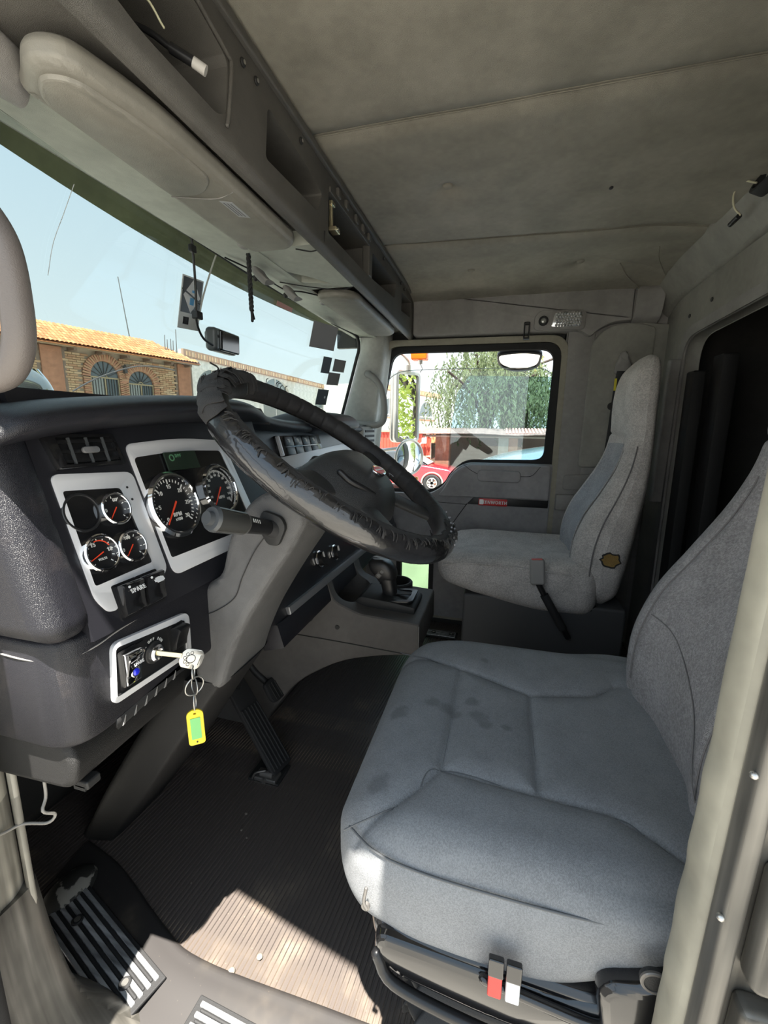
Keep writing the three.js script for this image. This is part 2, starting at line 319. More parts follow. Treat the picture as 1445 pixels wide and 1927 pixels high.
// ceiling headliner, sagging slightly, with quilted seams
{
  const c = structG('ceiling', 'grey brown vinyl headliner with stitched seams and buttons', 'ceiling');
  const seams = [[[0.752, -0.44], [0.742, 0.7]], [[1.34, -0.44], [1.40, 0.7]]]; // in (x, z)
  const btn = [[1.03, -0.18], [1.66, -0.16], [1.66, 0.25]], dent = (x, z, a, b, w) => Math.exp(-((x - a) ** 2 + (z - b) ** 2) / (w * w));
  const ny = (x, z) => {
    let y = 1.650 - 0.055 * Math.pow(clamp((x - 1.55) / 0.38), 2) - 0.04 * Math.pow(clamp((0.25 - x) / 0.2), 2) - 0.02 * Math.pow(clamp((z - 0.4) / 0.22), 2);
    for (const s of seams) { const d = distLine(x, z, s); y += 0.010 * Math.exp(-d * d / 0.0005) + 0.004 * Math.exp(-d * d / 0.00002); }
    for (const [a, b] of btn) y += 0.012 * dent(x, z, a, b, 0.06) + 0.012 * dent(x, z, a, b, 0.022);
    y += 0.006 * (fbm(x * 5 + 3, z * 5, 3, 0, 71) - 0.5);
    y += 0.003 * Math.exp(-Math.pow((x - 1.55 - 0.5 * (z - 0.2)) / 0.012, 2)) * step(0.1, 0.25, z);
    return y;
  };
  obj('headliner', sheet((u, v) => { const x = lerp(0.06, 1.93, u), z = lerp(-0.46, 0.64, v); return V(x, ny(x, z), z); }, 260, 130, 0.01, 1), M.ceiling, c);
  for (const s of seams) for (const off of [-0.004, 0.004]) {
    const n = 60, pts = []; for (let i = 0; i <= n; i++) { const x = lerp(s[0][0], s[1][0], i / n) + off, z = lerp(s[0][1], 0.6, i / n); pts.push(V(x, ny(x, z) - 0.0008, z)); }
    obj('seam_stitching', tube(pts, 0.0012, 5, false, 90), M.ceiling, c);
  }
  for (const [x, z] of btn) { const b = obj('headliner_button', new THREE.SphereGeometry(0.0145, 18, 10).scale(1, 0.55, 1).translate(x, ny(x, z) - 0.004, z), M.ceiling, c); b.userData.label = 'vinyl covered button'; }
  const h = obj('torn_hole', new THREE.SphereGeometry(0.009, 10, 6).scale(1, 0.25, 0.6).translate(1.107, ny(1.107, 0.235) - 0.0005, 0.235), M.lining, c); h.userData.label = 'small dark tear in the vinyl';
  obj('roof_skin', ext([[-0.06, -0.85], [1.98, -0.85], [1.98, 2.2], [-0.22, 2.2], [-0.22, -0.05]], 0.04, AY(1.74)), M.pillarMetal, c);
  obj('added_shade_slab', ext(roundPoly([[-0.20, -0.04], [-0.40, -0.02], [-0.42, 2.2], [-0.20, 2.2]], 0.02), 0.05, AY(1.76), { bevel: 0.01 }), M.pillarMetal, c);  // unseen overhang added to keep the sun off the seat side
  obj('roof_front', box(0.0, 1.96, 1.62, 1.72, -0.86, -0.76), M.pillarMetal, c);
  obj('rear_edge_crease', [tube([[1.5, 1.635, 0.47], [1.6, 1.63, 0.5], [1.72, 1.612, 0.56]], 0.002, 5), tube([[1.62, 1.632, 0.38], [1.72, 1.617, 0.43], [1.82, 1.6, 0.5]], 0.0025, 5)], M.ceiling, c);
}
// driver's side wall: roof rail, A pillar and sill, B pillar
{
  const w = structG('wall_left', 'driver side body around the open doorway, bare pale metal', 'wall');
  obj('door_header', box(0.02, 0.14, 1.54, 1.71, -0.80, 0.7, 0.03), M.pillarMetal, w);
  obj('cowl_side', box(0.06, 0.10, 0.02, 1.5, -1.15, -0.72), M.pillarMetal, w);
  obj('sleeper_side', box(0.06, 0.12, -0.05, 1.72, 0.36, 2.2), M.pillarMetal, w);
}
{
  const a = structG('trim_1', 'narrow cream painted door jamb beside the dashboard end', 'door jamb');
  obj('jamb_post', ext(roundPoly([[0.02, -0.80], [0.125, -0.80], [0.125, -0.668], [0.10, -0.652], [0.02, -0.652]], 0.012), 1.75, frame([0, 1.55, 0], [1, 0, 0], [0, 0, 1])), M.jamb, a);
  obj('jamb_flange', [tube([[0.118, 1.5, -0.648], [0.118, 0.8, -0.646], [0.118, 0.1, -0.652], [0.12, -0.02, -0.66]], 0.0055, 8), tube([[0.075, 1.5, -0.652], [0.075, 0.8, -0.652], [0.075, 0.1, -0.655], [0.08, -0.1, -0.66]], 0.005, 8)], M.jamb, a);
  const s = obj('worn_paint', [0, 1, 2, 3].map((i) => { const r = mulberry(5 + i), pts = []; for (let k = 0; k < 14; k++) { const t = k / 14 * Math.PI * 2, q = 0.6 + 0.8 * r(); pts.push([0.045 + 0.010 * q * Math.cos(t), 0.30 + i * 0.055 + 0.03 * q * Math.sin(t)]); } return ext(pts, 0.001, AZ(-0.6525)); }), mat([0.09, 0.06, 0.045], 0.8), a); s.userData.label = 'brown patches of flaked paint';
}
{ // driver's door sill and the two striped step plates
  const s = structG('trim_2', 'scuffed driver door sill below the cab floor', 'door sill');
  obj('sill_cover', loft([-0.93, -0.80, -0.62, -0.50, -0.2, 0.3, 0.6].map((z, i) => { const k = [0.13, 0.10, 0.03, 0, 0, 0, 0][i], e = 0.10 + k * 0.5; return [[0.285 + k, 0.004, z], [0.26 + k, 0.010, z], [0.21 + k, 0.004, z], [e + 0.03, -0.012, z], [e, -0.05, z], [e, -0.25, z], [0.27 + k, -0.25, z], [0.285 + k, -0.05, z]].map((p) => p); }), { nu: 48, nv: 40 }), M.sill, s);
  obj('outer_rocker', loft([-1.0, -0.7, -0.3, 0.2, 0.6].map((z) => [[0.16, -0.03, z], [0.10, -0.045, z], [0.04, -0.08, z], [0.02, -0.16, z], [0.02, -0.4, z], [0.16, -0.4, z]]), { nu: 40, nv: 20 }), M.pillarMetal, s);
  const c = obj('worn_corner', new THREE.SphereGeometry(1, 28, 14).scale(0.062, 0.030, 0.042).translate(0.308, 0.004, -0.865), M.wornSill, s); c.userData.label = 'grimy worn corner with bare pale patches';
  obj('jamb_foot', loft([[0.34, 0.02, 0.128, -0.70, -0.652], [0.20, 0.02, 0.136, -0.72, -0.640], [0.09, 0.0, 0.150, -0.74, -0.615], [-0.02, -0.02, 0.20, -0.78, -0.55], [-0.10, -0.02, 0.21, -0.80, -0.52]].map(([y, x0, x1, z0, z1]) => [[x0, y, z0], [x0, y, z1], [(x0 + x1) / 2, y, z1 + 0.006], [x1, y, z1], [x1, y, z0], [(x0 + x1) / 2, y, z0]]), { nu: 36, nv: 24 }), M.pillarMetal, s);
}
function stepPlate(label, o, dir, L, W, n, group) { // bright ridges with black grooves, two screws
  const t = thing('step_plate', label, 'step plate', group);
  const u = V(dir[0], 0, dir[1]).normalize(), v = V(-u.z, 0, u.x), P = (a, b, y = 0) => V(o[0] + u.x * a + v.x * b, o[1] + y, o[2] + u.z * a + v.z * b);
  const f = (a, b, y) => new THREE.Matrix4().makeBasis(u, V(0, 1, 0), u.clone().cross(V(0, 1, 0))).setPosition(P(a, b, y));
  obj('base_plate', new RoundedBoxGeometry(L + 0.02, 0.006, W + 0.008, 2, 0.002).applyMatrix4(f(L / 2, W / 2, 0)), M.rubber, t);
  const p = W / n;
  for (let i = 0; i < n; i++) obj('bright_ridge', new RoundedBoxGeometry(L, 0.007, p * 0.52, 2, 0.0015).applyMatrix4(f(L / 2, (i + 0.5) * p, 0.003)), M.alu, t);
  for (let i = 0; i < n - 1; i++) obj('grip_rib', new RoundedBoxGeometry(L * 0.97, 0.010, p * 0.40, 3, 0.0035).applyMatrix4(f(L / 2, (i + 1) * p, 0.002)), M.rubber, t);
  for (const [a, b] of [[L * 0.22, W * 0.5], [L * 0.86, W * 0.5]]) { const s = obj('screw', disc(0.006, 0.004, frame(P(a, b, 0.006), [1, 0, 0], [0, 0, -1])), M.steel, t); obj('screw_washer', ring(0.011, 0.006, 0.005, frame(P(a, b, 0.005), [1, 0, 0], [0, 0, -1]), 0.002), M.rubber, s); }
  return t;
}
stepPlate('striped aluminium step plate by the dashboard end of the sill', [0.325, 0.012, -0.835], [-0.089, 0.286], 0.295, 0.088, 6, null).name = 'step_plate';
stepPlate('striped aluminium step plate cut off by the bottom edge of the photo', [0.232, 0.008, -0.455], [-0.02, 0.30], 0.30, 0.088, 6, null);
{ // driver's B pillar at the right edge
  const b = structG('trim_3', 'bare metal door pillar with torn cream edge foam', 'door pillar');
  const r = mulberry(9), edge = []; for (let i = 0; i <= 60; i++) { const y = lerp(-0.05, 1.5, i / 60), n = y < 0.8 && y > 0.5 ? 0.0035 : 0.0015; edge.push([y, (r() - 0.5) * n]); }
  obj('edge_foam', loft(edge.map(([y, n]) => [[0.136 + n, y, 0.196], [0.13 + n, y, 0.184 + n], [0.115, y, 0.181 + n], [0.098, y, 0.185], [0.094, y, 0.200], [0.11, y, 0.215], [0.13, y, 0.21]]), { nu: 28, nv: 180 }), M.cream, b);
  obj('pillar_plate', box(0.088, 0.13, -0.05, 1.55, 0.196, 0.40, 0.006), M.pillarMetal, b);
  obj('pillar_lip', box(0.074, 0.096, -0.05, 1.55, 0.189, 0.204, 0.005), M.pillarMetal, b);
  for (const [y0, y1] of [[0.40, 0.585], [0.605, 0.715], [0.735, 0.80]]) obj('pressed_panel', box(0.066, 0.09, y0, y1, 0.212, 0.36, 0.008), M.pillarMetal, b);
  obj('upper_panel', box(0.060, 0.09, 0.815, 1.5, 0.207, 0.38, 0.006), mat([0.72, 0.71, 0.70], 0.4, { metalness: 0.3 }), b);
  const k = obj('latch_striker', [rod([0.03, 0.60, 0.212], [0.03, 0.618, 0.30], 0.011, 0.011), ring(0.0125, 0.008, 0.012, frame([0.03, 0.5985, 0.206], [1, 0, 0], [0, 1, -0.2]), 0.003), box(0.028, 0.09, 0.60, 0.63, 0.29, 0.33, 0.006)], M.steel, b); k.userData.label = 'steel door latch pin';
  b.rotation.x = 0.018; b.position.z = -0.010;
  const w = obj('rivet', [0.52, 0.66, 0.79].map((y) => new THREE.SphereGeometry(0.003, 8, 6).translate(0.077, y, 0.188)), M.steel, b);
}
// ---------- passenger side ----------
const XW = 1.9;
{
  const w = structG('wall_right', 'passenger side trim panels behind the passenger door', 'wall');
  obj('side_header', ext(roundPoly([[-0.44, 1.46, 0.02], [0.30, 1.455, 0.02], [0.345, 1.425, 0.04], [0.372, 1.455, 0.05], [0.43, 1.485, 0.03], [0.50, 1.487, 0.01], [0.50, 1.66], [-0.44, 1.66]], 0.01), 0.09, AX(1.95), { bevel: 0.012 }), M.taupe, w);
  obj('outer_skin', [box(1.932, 1.96, -0.05, 1.74, 0.25, 2.2), box(1.932, 1.96, 1.432, 1.74, -0.85, 0.3), box(1.90, 1.96, -0.12, 0.045, -0.8, 0.4), box(1.925, 1.96, 0.02, 1.02, -1.2, -0.72)], M.dark, w);
  obj('pillar_panel', ext(rr(0.258, 0.368, 0.02, 1.475, 0.01), 0.05, AX(1.935), { bevel: 0.006 }), M.taupe, w);
  obj('lower_panel', ext(rr(0.36, 0.62, 0.02, 0.865, 0.01), 0.05, AX(1.935), { bevel: 0.006 }), M.taupe, w);
  obj('vinyl_panel', ext(roundPoly([[0.350, 0.862, 0.02], [0.356, 1.40, 0.05], [0.39, 1.455, 0.05], [0.45, 1.48, 0.03], [0.535, 1.48, 0.02], [0.60, 1.46], [0.60, 0.875]], 0.02), 0.06, AX(1.935), { bevel: 0.007, bs: 3 }), M.header, w);
  obj('backing_board', box(1.905, 1.932, 0.02, 1.6, 0.255, 0.66), M.taupe, w);
  obj('storage_flap', ext(roundPoly([[0.293, 0.755], [0.293, 0.825], [0.42, 0.835], [0.42, 0.765]], 0.015), 0.012, AX(1.888), { bevel: 0.004 }), M.taupe, w);
  obj('lower_ledge', ext(roundPoly([[0.265, 0.66], [0.265, 0.735], [0.60, 0.745], [0.60, 0.67]], 0.008), 0.03, AX(1.89), { bevel: 0.008 }), M.taupe, w);
  obj('corner_panel', ext(roundPoly([[0.53, 0.7], [0.53, 1.485], [0.66, 1.47], [0.66, 0.7]], 0.01), 0.05, AX(1.93), { bevel: 0.01 }), M.header, w);
}
{ // A pillar on the passenger side
  const a = structG('trim_4', 'pale grey pillar between the windscreen and the passenger window', 'pillar trim');
  obj('pillar_cover', loft([[1.50, -0.70, -0.56], [1.40, -0.685, -0.565], [1.25, -0.72, -0.585], [1.10, -0.765, -0.605], [0.98, -0.80, -0.62], [0.85, -0.83, -0.63]].map(([y, za, zb]) => [[1.83, y, za], [1.805, y, za + 0.01], [1.80, y, (za + zb) / 2], [1.825, y, zb - 0.01], [1.87, y, zb], [1.93, y, zb], [1.93, y, za - 0.02], [1.87, y, za - 0.03]]), { nu: 40, nv: 24 }), M.pillarGrey, a);
  obj('pillar_seam', tube([[1.803, 1.455, -0.69], [1.798, 1.452, -0.63], [1.84, 1.448, -0.565]], 0.0015, 5), M.dark, a);
}
{ // passenger door: cream frame, lower panel with dipped sill, peep window
  const d = structG('door_1', 'passenger door with dipped window sill and dark grey panel', 'door');
  const outer = roundPoly([[-0.60, 1.452, 0.07], [0.268, 1.448, 0.09], [0.268, 0.03, 0.03], [-0.70, 0.03, 0.03], [-0.70, 0.95, 0.05]], 0.05, 8);
  const inner = roundPoly([[-0.575, 1.428, 0.07], [0.243, 1.424, 0.08], [0.243, 0.05, 0.02], [-0.675, 0.05, 0.02], [-0.675, 0.95, 0.05]], 0.05, 8);
  obj('door_frame', ext(outer, 0.05, AX(1.935), { holes: [inner.slice().reverse()], bevel: 0.006 }), M.cream, d);
  const sealO = roundPoly([[-0.572, 1.426, 0.07], [0.241, 1.422, 0.08], [0.241, 0.86, 0.02], [-0.18, 0.86, 0.05], [-0.235, 0.815, 0.05], [-0.27, 0.74, 0.05], [-0.34, 0.695, 0.04], [-0.67, 0.695, 0.03], [-0.668, 0.95, 0.05]], 0.05, 8);
  const sealI = roundPoly([[-0.548, 1.400, 0.06], [0.215, 1.396, 0.07], [0.205, 0.885, 0.05], [-0.165, 0.875, 0.06], [-0.225, 0.825, 0.05], [-0.26, 0.76, 0.05], [-0.33, 0.712, 0.04], [-0.64, 0.712, 0.03], [-0.64, 0.95, 0.05]], 0.05, 8);
  obj('window_seal', ext(sealO, 0.03, AX(1.945), { holes: [sealI.slice().reverse()], bevel: 0.004 }), M.rubber, d);
  const panel = roundPoly([[0.243, 0.045], [0.243, 0.872, 0.012], [-0.165, 0.868, 0.06], [-0.23, 0.818, 0.05], [-0.265, 0.748, 0.05], [-0.335, 0.702, 0.04], [-0.675, 0.702], [-0.675, 0.045]], 0.01, 8);
  const peep = rr(-0.485, -0.315, 0.115, 0.385, 0.03);
  obj('door_panel', ext(panel, 0.035, AX(1.915), { holes: [peep.slice().reverse()], bevel: 0.008 }), M.doorPanel, d);
  obj('upper_pad', ext(roundPoly([[0.235, 0.70], [0.235, 0.868, 0.02], [-0.16, 0.862, 0.06], [-0.225, 0.812, 0.05], [-0.258, 0.744, 0.05], [-0.29, 0.70]], 0.01, 8), 0.028, AX(1.888), { bevel: 0.012, bs: 3 }), M.doorPanel, d);
  const g = obj('pull_handle', [ext(rr(-0.10, 0.10, 0.782, 0.838, 0.02), 0.02, AX(1.866), { bevel: 0.008 })], M.doorPanel, d);
  obj('panel_seam', tube([[1.859, 0.862, -0.17], [1.858, 0.835, -0.135], [1.858, 0.812, -0.09]], 0.0012, 5), M.dark, d); obj('panel_seam', tube([[1.859, 0.812, 0.10], [1.858, 0.818, 0.15], [1.858, 0.86, 0.185]], 0.0012, 5), M.dark, d);
  for (const z of [-0.155, 0.145]) obj('screw_cap', disc(0.011, 0.003, frame([1.862, 0.835, z], [0, 0, 1], [0, 1, 0])), M.doorPanel, d);
  obj('trim_strip', ext(roundPoly([[-0.145, 0.664], [-0.108, 0.706], [0.235, 0.716], [0.235, 0.664]], 0.006), 0.01, AX(1.882), { bevel: 0.003 }), M.black, d);
  const bd = obj('badge', ext(rr(-0.088, 0.048, 0.662, 0.697, 0.004), 0.006, AX(1.873), { bevel: 0.0015 }), M.red, d); bd.userData.label = 'small red badge with white capital letters';
  obj('badge_letters', text('KENWORTH', 0.0155, frame([1.8665, 0.679, -0.012], [0, 0, 1], [0, 1, 0]), 0.0008), M.white, bd);
  obj('badge_emblem', ext(rr(-0.084, -0.064, 0.667, 0.692, 0.003), 0.001, AX(1.867)), M.silver, bd);
  obj('lower_crease', [tube([[1.879, 0.664, -0.145], [1.879, 0.56, -0.21], [1.879, 0.40, -0.30]], 0.002, 5), tube([[1.881, 0.665, -0.33], [1.881, 0.660, -0.145]], 0.002, 5)], M.dark, d);
  obj('peep_frame', ext(rr(-0.50, -0.30, 0.10, 0.40, 0.04), 0.012, AX(1.882), { holes: [rr(-0.48, -0.32, 0.12, 0.38, 0.03).reverse()], bevel: 0.004 }), M.rubber, d);
}
{ const w = structG('window_1', 'passenger door window glass lowered a little', 'window');
  const pane = roundPoly([[-0.60, 1.315, 0.10], [0.235, 1.312, 0.10], [0.235, 0.80], [-0.66, 0.66]], 0.03, 8);
  obj('glass_pane', ext(pane, 0.004, AX(1.934)), M.clearGlass, w);
  obj('glass_edge', tube([[1.932, 1.05, -0.63], [1.932, 1.24, -0.585], [1.932, 1.30, -0.53], [1.932, 1.315, -0.42], [1.932, 1.316, -0.1], [1.932, 1.312, 0.14], [1.932, 1.29, 0.20], [1.932, 1.24, 0.23]], 0.0018, 6), mat([0.30, 0.42, 0.40], 0.1), w);
  const f = obj('tint_film', ext(roundPoly([[-0.255, 0.70], [-0.252, 1.0], [-0.225, 1.20], [-0.17, 1.285], [0.232, 1.272], [0.232, 0.80]], 0.01), 0.001, AX(1.9385)), mat([0.72, 0.83, 0.88], 0.0, { transmission: 1, thickness: 0 }), w); f.userData.label = 'bluish tinted film on the glass'; }
{ const w = structG('window_2', 'small low peep window in the passenger door', 'window'); obj('glass_pane', ext(rr(-0.49, -0.31, 0.11, 0.39, 0.03), 0.004, AX(1.91)), M.greenGlass, w); }
stepPlate('narrow striped step plate far off at the passenger door', [1.78, 0.01, -0.30], [0, 1], 0.14, 0.06, 5, null);
// windscreen
const wsZ = (x, y) => -0.775 + 0.13 * (x - 1) * (x - 1) - 0.30 * (1.45 - y);
{
  const w = structG('window_3', 'wide curved windscreen, slightly green, with a dark rubber edge', 'windscreen');
  obj('glass_pane', sheet((u, v) => { const x = lerp(0.09, 1.845, u), y = lerp(0.98, 1.50, v); return V(x, y, wsZ(x, y)); }, 40, 8, 0.004), M.windshield, w);
  const e = []; for (let i = 0; i <= 12; i++) e.push(V(1.835 - 0.012 * Math.pow(i / 12, 2) , lerp(0.99, 1.40, i / 12), wsZ(1.83, lerp(0.99, 1.40, i / 12)) + 0.004)); e.push(V(1.80, 1.44, wsZ(1.8, 1.44) + 0.004), V(1.75, 1.46, wsZ(1.75, 1.46) + 0.004), V(1.55, 1.468, wsZ(1.55, 1.47) + 0.004));
  obj('rubber_edge', tube(e, 0.008, 8, false, 60), M.rubber, w);
}
{
  const v = structG('trim_5', 'sunlit olive outside sun visor above the windscreen', 'outside visor');
  obj('visor_board', sheet((u, q) => { const x = lerp(-0.05, 2.0, u), z0 = 0.10 * (x - 1) * (x - 1); return V(x, lerp(1.492 + 0.02 * (x - 1) * (x - 1), 1.63, q), lerp(-0.90, -0.80, q) + z0); }, 30, 8, 0.012), mat([0.62, 0.63, 0.38], 0.7, { map: T.blot }), v);
}
// rear: cab back wall with opening to a dark sleeper
{
  const w = structG('wall_back', 'grey rear wall framing the opening to the dark sleeper', 'wall');
  const out = [[0.06, -0.02], [1.93, -0.02], [1.93, 1.66], [0.06, 1.66]], hole = roundPoly([[0.14, 0.02, 0.02], [1.64, 0.02, 0.02], [1.665, 1.375, 0.09], [0.14, 1.41, 0.05]], 0.05, 8);
  obj('back_panel', ext(out, 0.05, AZ(0.645), { holes: [hole.slice().reverse()], bevel: 0.004 }), M.header, w);
  obj('roof_roll', loft([0.1, 0.8, 1.4, 1.7, 1.82, 1.90].map((x, i) => { const d = [0, 0, 0, 0.008, 0.02, 0.05][i]; return [[x, 1.655 - d, 0.575], [x, 1.615 - d, 0.585], [x, 1.575 - d, 0.615], [x, 1.55 - d, 0.65], [x, 1.60 - d, 0.69], [x, 1.665 - d, 0.66]]; }), { nu: 36, nv: 30 }), M.header, w);
  obj('roll_corner', loft([[1.86, 0.60], [1.865, 0.56], [1.868, 0.50]].map(([x, z], i) => [[x - 0.03, 1.61, z], [x - 0.035, 1.55, z], [x - 0.005, 1.49, z], [x + 0.06, 1.49, z], [x + 0.06, 1.63, z]]), { nu: 30, nv: 12 }), M.taupe, w);
  const lm = frame([1.055, 1.612, 0.583], [1, 0, 0], [0, 0.9, 0.42]), oval = (a, b) => Array.from({ length: 28 }, (_, i) => [a * Math.cos(i * Math.PI / 14), b * Math.sin(i * Math.PI / 14)]);
  const lamp = obj('lamp_rim', ext(oval(0.075, 0.034), 0.03, lm.clone().multiply(new THREE.Matrix4().makeTranslation(0, 0, -0.03)), { holes: [oval(0.066, 0.027)], bevel: 0.002 }), M.rubber, w); lamp.userData.label = 'empty oval lamp cutout with a black rim'; obj('lamp_bottom', ext(oval(0.067, 0.028), 0.002, lm.clone().multiply(new THREE.Matrix4().makeTranslation(0, 0, -0.008))), M.rubber, lamp);
  const wire = obj('loose_wire', tube([[1.11, 1.625, 0.558], [1.15, 1.648, 0.545], [1.19, 1.64, 0.545], [1.205, 1.615, 0.555], [1.20, 1.592, 0.57]], 0.0024, 6), mat([0.62, 0.58, 0.42], 0.5), w); wire.userData.label = 'loose pale wire'; obj('wire_plug', rod([1.20, 1.590, 0.568], [1.245, 1.588, 0.568], 0.0065), M.black, wire);
  obj('edge_trim', ext(roundPoly([[0.10, -0.02], [1.685, -0.02, 0.02], [1.705, 1.41, 0.10], [0.10, 1.445]], 0.05, 8), 0.012, AZ(0.636), { holes: [roundPoly([[0.14, 0.0, 0.02], [1.645, 0.0, 0.02], [1.665, 1.375, 0.09], [0.14, 1.41, 0.05]], 0.05, 8).reverse()], bevel: 0.004 }), M.taupe, w);
  obj('rubber_flange', [ext(roundPoly([[1.56, -0.02], [1.655, -0.02], [1.672, 1.25], [1.60, 1.25]], 0.01), 0.04, AZ(0.66), { bevel: 0.006 }), ext(roundPoly([[1.50, -0.02], [1.60, -0.02], [1.62, 1.3], [1.54, 1.3]], 0.01), 0.05, AZ(0.72), { bevel: 0.008 })], M.rubber, w);
  obj('flange_lip', box(1.67, 1.70, 0.75, 1.30, 0.60, 0.645, 0.008), M.taupe, w);
  for (const [x, y, z] of [[1.665, 1.10, 0.70], [1.655, 0.86, 0.70], [1.645, 0.62, 0.70], [1.58, 1.05, 0.77], [1.575, 0.80, 0.77], [1.57, 0.58, 0.77], [1.56, 1.42, 0.632], [1.40, 1.43, 0.632]]) obj('bolt', new THREE.SphereGeometry(0.007, 10, 6).scale(1, 1, 0.5).translate(x - 0.03, y, z - 0.035), M.dark, w);
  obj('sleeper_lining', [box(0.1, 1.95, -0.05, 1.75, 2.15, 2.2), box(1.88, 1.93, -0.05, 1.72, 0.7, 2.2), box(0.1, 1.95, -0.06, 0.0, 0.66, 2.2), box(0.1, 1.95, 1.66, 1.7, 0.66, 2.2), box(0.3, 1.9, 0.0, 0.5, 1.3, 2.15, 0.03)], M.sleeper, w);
}

{ // driver's own door, swung wide open; only its inner lower edge shows
  const d = structG('door_2', 'edge of the open driver door at the bottom left', 'door');
  obj('inner_panel', box(-0.92, 0.0, -0.12, 0.60, -0.63, -0.56, 0.03, 5), M.taupe, d);
  obj('edge_cover', box(-0.03, 0.024, -0.12, 0.585, -0.62, -0.545, 0.03, 5), M.rubber, d);
  obj('window_frame', tube([[-0.06, 0.58, -0.59], [-0.06, 1.38, -0.58], [-0.14, 1.46, -0.58], [-0.80, 1.46, -0.58], [-0.88, 1.38, -0.58], [-0.88, 0.58, -0.59]], 0.022, 10, false, 60, 0.2), M.dark, d);
}

// ================= OVERHEAD CONSOLE, VISORS, THINGS HANGING FROM THEM =================
{
  const h = thing('overhead_console', 'long grey overhead console with open pockets above the windscreen', 'console');
  // body in (z, y), run across the cab; pockets cut into its rear face
  const prof = roundPoly([[-0.44, 1.645], [-0.44, 1.455, 0.02], [-0.462, 1.447, 0.008], [-0.468, 1.482, 0.01], [-0.60, 1.484, 0.02], [-0.615, 1.455, 0.02], [-0.735, 1.468, 0.01], [-0.80, 1.50], [-0.80, 1.645]], 0.006, 6);
  let body = new Brush(ext(prof, 1.80, AX(1.90), { bevel: 0.004 }));
  body.geometry.setAttribute('uv', new THREE.BufferAttribute(new Float32Array(body.geometry.attributes.position.count * 2), 2)); body.updateMatrixWorld();
  const ev = new Evaluator(); ev.useGroups = false; ev.attributes = ['position', 'normal'];
  const cut = (poly, z0, depth) => { const b = new Brush(ext(poly, depth, AZ(z0))); b.updateMatrixWorld(); body = ev.evaluate(body, b, SUBTRACTION); body.updateMatrixWorld(); };
  const pockets = [roundPoly([[0.17, 1.50, 0.03], [0.255, 1.485], [0.395, 1.487, 0.01], [0.418, 1.50, 0.01], [0.430, 1.578, 0.015], [0.345, 1.60, 0.02], [0.17, 1.60]], 0.02), roundPoly([[0.535, 1.503, 0.01], [0.765, 1.517, 0.012], [0.79, 1.565, 0.01], [0.735, 1.578, 0.02], [0.548, 1.592, 0.015]], 0.012), roundPoly([[0.825, 1.497], [1.15, 1.503], [1.17, 1.592], [0.83, 1.59]], 0.008), roundPoly([[1.19, 1.507], [1.50, 1.532], [1.525, 1.592], [1.20, 1.586]], 0.008), roundPoly([[1.62, 1.515], [1.80, 1.53], [1.82, 1.60], [1.63, 1.588]], 0.006)];
  pockets.forEach((p, i) => cut(p, -0.44 - [0.2, 0.13, 0.2, 0.13, 0.16][i], 0.3));
  // recess in the underside
  const rec = ext([[0.905, -0.612], [1.005, -0.60], [1.035, -0.52], [0.975, -0.552]].map(([x, z]) => [x, z]), 0.045, AY(1.485)); { const b = new Brush(rec); b.updateMatrixWorld(); body = ev.evaluate(body, b, SUBTRACTION); }
  const g = body.geometry; g.computeVertexNormals();
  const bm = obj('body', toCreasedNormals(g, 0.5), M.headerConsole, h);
  obj('under_pan', ext([[0.765, -0.625], [1.075, -0.625], [1.075, -0.462], [0.765, -0.462]], 0.035, AY(1.4855), { holes: [[[0.905, -0.612], [1.005, -0.60], [1.035, -0.52], [0.975, -0.552]]] }), M.headerPanLit, h);
  obj('front_strip', ext([[0.12, -0.735], [1.86, -0.735], [1.86, -0.605], [0.12, -0.605]], 0.003, frame([0, 1.454, 0], [1, 0, 0], [0, -0.1, 1])).translate(0, -0.062, 0), M.headerPanLit, h);
  obj('recess_sticker', ext([[0.907, -0.61], [0.965, -0.603], [0.99, -0.54], [0.973, -0.55]], 0.002, AY(1.474)), M.taupe, h);
  obj('pocket_rim', tube([[0.345, 1.603, -0.437], [0.425, 1.583, -0.437], [0.435, 1.575, -0.437], [0.421, 1.50, -0.437], [0.416, 1.484, -0.437]], 0.0035, 6), M.headerConsole, h);
  // step along the ceiling edge with screws
  obj('ceiling_flange', box(0.12, 1.90, 1.628, 1.645, -0.442, -0.430, 0.004), M.headerConsole, h);
  for (const [x, y] of [[0.47, 1.603], [0.51, 1.604], [0.68, 1.611], [1.33, 1.615], [1.60, 1.616], [1.66, 1.61]]) { const s = obj('screw', new THREE.SphereGeometry(0.0065, 12, 8).scale(1, 1, 0.5).translate(x, y, -0.438), M.dark, h); obj('screw_socket', disc(0.003, 0.001, AZ(-0.4355).multiply(new THREE.Matrix4().makeTranslation(x, y, 0))), M.steel, s); }
  obj('section_joint', tube([[1.083, 1.468, -0.441], [1.083, 1.452, -0.47], [1.075, 1.446, -0.52], [1.03, 1.447, -0.60], [0.985, 1.449, -0.66]], 0.0016, 5), M.dark, h);
  obj('section_joint', tube([[0.80, 1.49, -0.4385], [0.80, 1.46, -0.444], [0.797, 1.448, -0.47], [0.77, 1.4455, -0.50]], 0.0016, 5), M.dark, h);
  // radio bay: hinge bracket, rail and plugs
  const br = obj('hinge_bracket', [box(0.842, 0.852, 1.515, 1.575, -0.445, -0.437, 0.002), box(0.838, 0.868, 1.507, 1.517, -0.445, -0.425, 0.002), box(0.838, 0.860, 1.565, 1.575, -0.443, -0.434, 0.002)], M.brass, h); br.userData.label = 'brassy metal hinge bracket'; for (const [x, y, z] of [[0.848, 1.570, -0.437], [0.85, 1.512, -0.425]]) obj('bracket_screw', disc(0.004, 0.003, AZ(z).multiply(new THREE.Matrix4().makeTranslation(x, y, 0))), M.steel, br);
